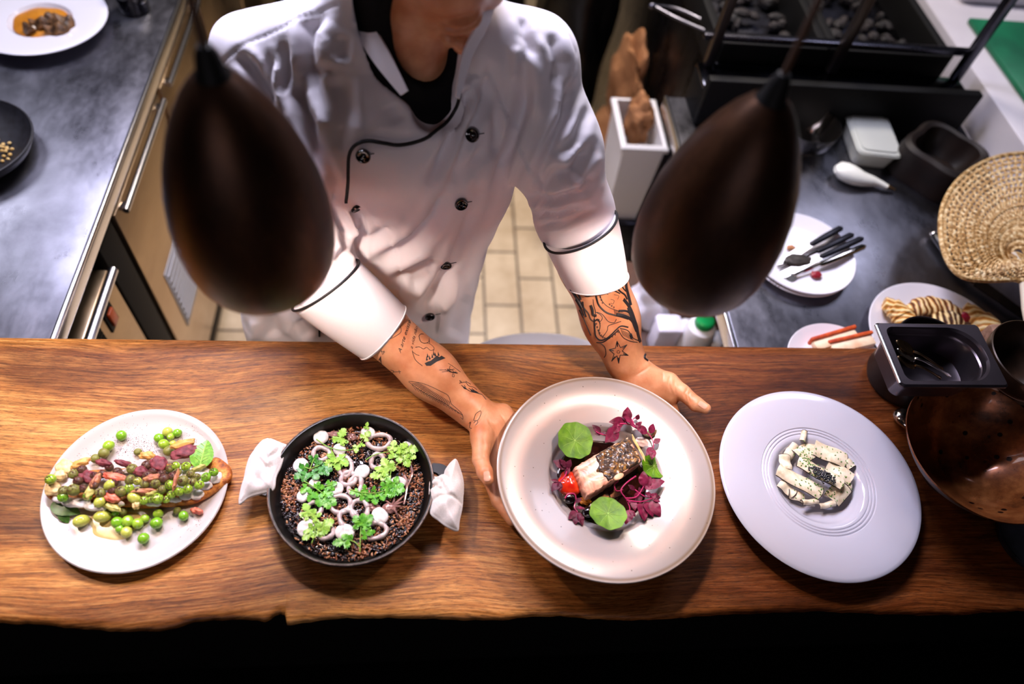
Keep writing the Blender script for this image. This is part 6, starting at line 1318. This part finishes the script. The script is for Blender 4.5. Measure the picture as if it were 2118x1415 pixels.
tattoo('sun over mountains and pine forest tattoo', [T4(L) for L in ([(785, 450), (800, 500), (840, 520), (880, 505), (885, 470)], [(785, 450), (800, 430), (830, 430)], [(750, 560), (790, 555), (830, 575), (860, 560), (900, 590), (930, 580)], [(840, 520), (880, 520), (930, 560), (925, 600)], [(885, 480), (890, 520)], [(720, 600), (760, 630), (790, 640)], [(720, 590), (750, 680), (820, 740)])],
       fills=[T4([(840, 715), (858, 740), (900, 740), (960, 700), (1045, 665), (1020, 650), (1005, 640), (985, 655), (960, 640), (930, 665), (900, 690), (870, 700)])]+[T4([(x-9, y), (x-4, y-45), (x+12, y-4)]) for x, y in ((862, 690), (890, 680), (915, 665), (945, 650), (975, 645), (870, 660), (930, 640))])
tattoo('bird and branch tattoo on the inner forearm', [T4(L) for L in ([(985, 780), (1040, 780), (1070, 790), (1010, 800)], [(1070, 715), (1110, 740), (1150, 770), (1190, 800)], [(1040, 775), (1090, 800), (1150, 800)], [(1080, 770), (1120, 790), (1110, 840), (1130, 845), (1125, 820)], [(1090, 740), (1080, 780), (1130, 770)])]+[(T4([(1060, 770), (1100, 800), (1160, 810)]), .0008)])
tattoo('cluster of skulls tattoo by the wrist', [(T4(L), .0006) for L in ([(1180, 885), (1200, 900), (1180, 910)], [(1200, 905), (1240, 900), (1270, 935), (1320, 950), (1350, 975)], [(1200, 930), (1240, 960), (1290, 990), (1350, 1005), (1400, 1020)], [(1240, 890), (1290, 920)], [(1400, 1020), (1440, 1070)], [(1225, 930), (1240, 945)], [(1270, 960), (1290, 970)], [(1300, 960), (1330, 985)])], fills=[T4([(1205, 935), (1240, 950), (1260, 975), (1225, 965)]), T4([(1280, 965), (1340, 985), (1370, 1005), (1300, 995)])])
fe_ = [T4([(685, 895), (800, 980), (930, 1050), (1030, 1100), (1150, 1180), (1210, 1220)]), T4([(690, 890), (800, 905), (900, 940), (1000, 990), (1070, 1030), (1100, 1110)]), T4([(1100, 1110), (1200, 1200), (1215, 1260), (1190, 1240)])]
for k in range(24): a = k/24; fe_.append(T4([(720+370*a, 915+225*a), (790+310*a, 905+160*a+30*a)]));
for k in range(16): a = k/16; fe_.append(T4([(720+450*a, 925+260*a), (760+440*a, 980+240*a)]))
tattoo('feather tattoo along the outer forearm', fe_, .00038)
tattoo('small bottle outline tattoo at the thumb base', [T4(L) for L in ([(1320, 1270), (1340, 1210), (1385, 1180), (1390, 1210), (1360, 1270), (1320, 1275)], [(1320, 1300), (1345, 1275), (1360, 1290), (1335, 1320)], [(1275, 1300), (1290, 1290), (1280, 1340), (1300, 1350)])])
def tatext(s_, x0, y0, x1, y1, hgt):
    cu = bpy.data.curves.new('tx', 'FONT'); cu.body = s_; cu.shear = .5; cu.resolution_u = 3; ob = bpy.data.objects.new('tx', cu); col.objects.link(ob)
    bpy.context.view_layer.update(); me = bpy.data.meshes.new_from_object(ob.evaluated_get(bpy.context.evaluated_depsgraph_get()))
    bpy.data.objects.remove(ob); W_ = max(v_.co.x for v_ in me.vertices); d = Vector((x1-x0, y1-y0)); n_ = Vector((d.y, -d.x)).normalized()
    bm = bmesh.new(); bm.from_mesh(me); bmesh.ops.triangulate(bm, faces=bm.faces[:]); bm.verts.ensure_lookup_table(); mb = MB(); H_ = []
    for v_ in bm.verts:
        p = Vector((x0, y0))+d*(v_.co.x/W_)+n_*(v_.co.y*hgt); H_.append(hit(p.x, p.y, bvh, .0005)[0])
    mb.add([h_ if h_ is not None else (0, 0, 0) for h_ in H_], [[v_.index for v_ in f_.verts] for f_ in bm.faces if all(H_[v_.index] is not None for v_ in f_.verts)]); bm.free()
    mb.build('tattoo', INK, body, label='handwritten lettering tattoo on the forearm')
tatext('A arte existe', 829, 731, 850, 664, 11)
tatext('a vida não', 853, 723, 864, 676, 9)
T5 = lambda L: [(1150+x/4.163, 540+y/4.163) for x, y in L]
oc = [(T5(L), r_) for L, r_ in [
 ([(285, 190), (330, 240), (350, 320), (370, 380), (430, 440), (500, 465), (560, 480), (620, 500)], .0016), ([(330, 200), (370, 260), (390, 330), (430, 380), (480, 410), (540, 430)], .0006),
 ([(320, 330), (325, 380), (340, 440), (330, 500), (340, 560)], .0006), ([(230, 280), (260, 300), (295, 290), (295, 240), (260, 220)], .0018), ([(240, 220), (270, 250), (250, 270)], .002),
 ([(200, 330), (240, 400), (280, 450), (300, 500), (330, 520), (360, 500), (380, 540)], .0010), ([(300, 380), (315, 420), (320, 460), (350, 470)], .0022), ([(230, 350), (240, 420), (260, 480)], .0018),
 ([(340, 440), (380, 460), (400, 490), (380, 520), (350, 510)], .0006), ([(350, 440), (400, 460), (450, 520), (500, 530), (520, 500)], .0006), ([(330, 500), (335, 600), (345, 650), (380, 680), (430, 670), (480, 630), (520, 590), (560, 560), (620, 570)], .0014),
 ([(370, 500), (380, 560), (370, 620), (400, 650), (440, 600), (450, 560), (500, 540), (560, 520)], .0006), ([(350, 700), (400, 700), (450, 670), (510, 620), (540, 590)], .0010),
 ([(540, 600), (580, 660), (640, 690), (700, 700)], .0007), ([(550, 580), (620, 600), (660, 660), (720, 690)], .0008), ([(400, 160), (420, 200), (460, 240), (510, 260), (550, 280)], .0010), ([(390, 180), (380, 210), (400, 250), (450, 290)], .0005),
 ([(430, 160), (470, 200), (520, 230)], .0006), ([(520, 160), (520, 220), (550, 260), (590, 290), (610, 330)], .0016), ([(600, 150), (600, 220), (620, 300), (640, 380)], .0030), ([(560, 150), (570, 220), (600, 260)], .0012),
 ([(580, 330), (620, 380), (650, 440), (670, 500), (690, 560), (700, 620), (720, 690)], .0034), ([(620, 400), (640, 460), (660, 520), (690, 600)], .0030), ([(520, 460), (580, 470), (640, 500), (670, 540)], .0030), ([(540, 430), (600, 430), (640, 450)], .0022),
 ([(470, 330), (500, 340), (490, 370), (470, 360)], .0004), ([(500, 290), (540, 300), (530, 330)], .0004), ([(130, 240), (170, 300), (200, 350), (230, 400)], .0030), ([(160, 230), (200, 300), (215, 330)], .0020), ([(200, 420), (240, 500), (270, 570), (300, 640)], .0012), ([(170, 330), (210, 400), (235, 470)], .0018),
 ([(770, 800), (760, 830), (790, 860)], .0022), ([(385, 710), (420, 740), (430, 800), (415, 830)], .0007), ([(640, 630), (650, 660)], .0030)]]
for a in range(9): 
    x, y = 352+a*9.5*(1 if a < 6 else 1.9), 235+a*25-(0 if a < 6 else (a-5)*12); oc.append((T5([(x-5, y), (x+2, y+7), (x+6, y-2), (x, y-6), (x-5, y)]), .0005))
for a in range(12):
    k = a/11; x = 345+k*190-60*math.sin(k*3.1)*.5; y = 540+math.sin(k*2.6)*120+k*10; oc.append((T5([(x-5, y), (x+2, y+7), (x+6, y-2), (x, y-6), (x-5, y)]), .0005))
for a in range(14): oc.append((T5([(500+a*11, 420+a*3), (510+a*11, 460+a*4)]), .0005))
for a in range(10): oc.append((T5([(560+a*9, 590+a*4), (575+a*10, 640+a*5)]), .0004))
tattoo('octopus tentacle tattoo covering the forearm', oc)
st_ = [(525, 690), (512, 750), (458, 762), (500, 800), (480, 862), (525, 815), (540, 880), (552, 810), (622, 812), (570, 775), (612, 720), (555, 745), (525, 690)]
tattoo('starfish tattoo above the wrist', [([*map(tuple, T5([a, b]))], .0007) for a, b in zip(st_, st_[1:])]+[(T5([(535+12*math.cos(k), 780+12*math.sin(k)), (539+12*math.cos(k), 783+12*math.sin(k))]), .0008) for k in range(6)]+[(T5([a, ((a[0]+535)/2, (a[1]+783)/2)]), .0009) for a in st_[::2]])
# ================================================================== light and camera
sc = bpy.context.scene
w = bpy.data.worlds.new('World'); sc.world = w; w.use_nodes = True
w.node_tree.nodes['Background'].inputs[0].default_value = (.5, .55, .8, 1); w.node_tree.nodes['Background'].inputs[1].default_value = .0
def area(name, loc, target, sx, sy, power, color, spread=180):
    l = bpy.data.lights.new(name, 'AREA'); l.shape = 'RECTANGLE'; l.size = sx; l.size_y = sy; l.energy = power; l.color = color; l.spread = R(spread)
    o = bpy.data.objects.new(name, l); col.objects.link(o); o.location = loc
    d = Vector(target)-Vector(loc); o.rotation_euler = d.to_track_quat('-Z', 'Y').to_euler(); return o
area('kitchen_ceiling_light', (-.25, 1.75, 2.85), (-.10, .95, 1.4), .9, .5, 23, (.80, .78, 1.0), 95)
area('kitchen_ceiling_light', (1.9, 2.3, 2.85), (1.3, 1.4, .9), .7, .7, 12, (.80, .80, 1.0))
area('kitchen_ceiling_light', (-1.6, 1.9, 2.85), (-1.2, 1.4, .9), .7, .7, 9, (.86, .86, 1.0))
area('kitchen_ceiling_light', (.35, 2.6, 2.9), (.25, 1.9, 0), .8, .5, 24, (1.0, .86, .72), 120)
area('dining_side_fill', (-.4, -1.9, 2.1), (-.05, .85, 1.3), 1.6, .5, 7.5, (.94, .84, .95))  # unseen fill added to brighten the chef's chest and jacket front
cd_ = bpy.data.cameras.new('Camera'); cam = bpy.data.objects.new('Camera', cd_); col.objects.link(cam)
cd_.sensor_fit = 'HORIZONTAL'; cd_.sensor_width = 36; cd_.lens = FPX/2118*36; cd_.clip_start = .05; cd_.clip_end = 50
Rm = Matrix((CX.tolist(), CU.tolist(), (-CF).tolist())).transposed()
cam.matrix_world = Matrix.Translation(Vector(CAM.tolist()))@Rm.to_4x4()
cd_.dof.use_dof = True; cd_.dof.focus_distance = 1.13; cd_.dof.aperture_fstop = 1.6
sc.camera = cam
sc.view_settings.view_transform = 'Standard'; sc.view_settings.look = 'None'; sc.view_settings.gamma = 1; sc.view_settings.use_curve_mapping = False; sc.view_settings.exposure = .22
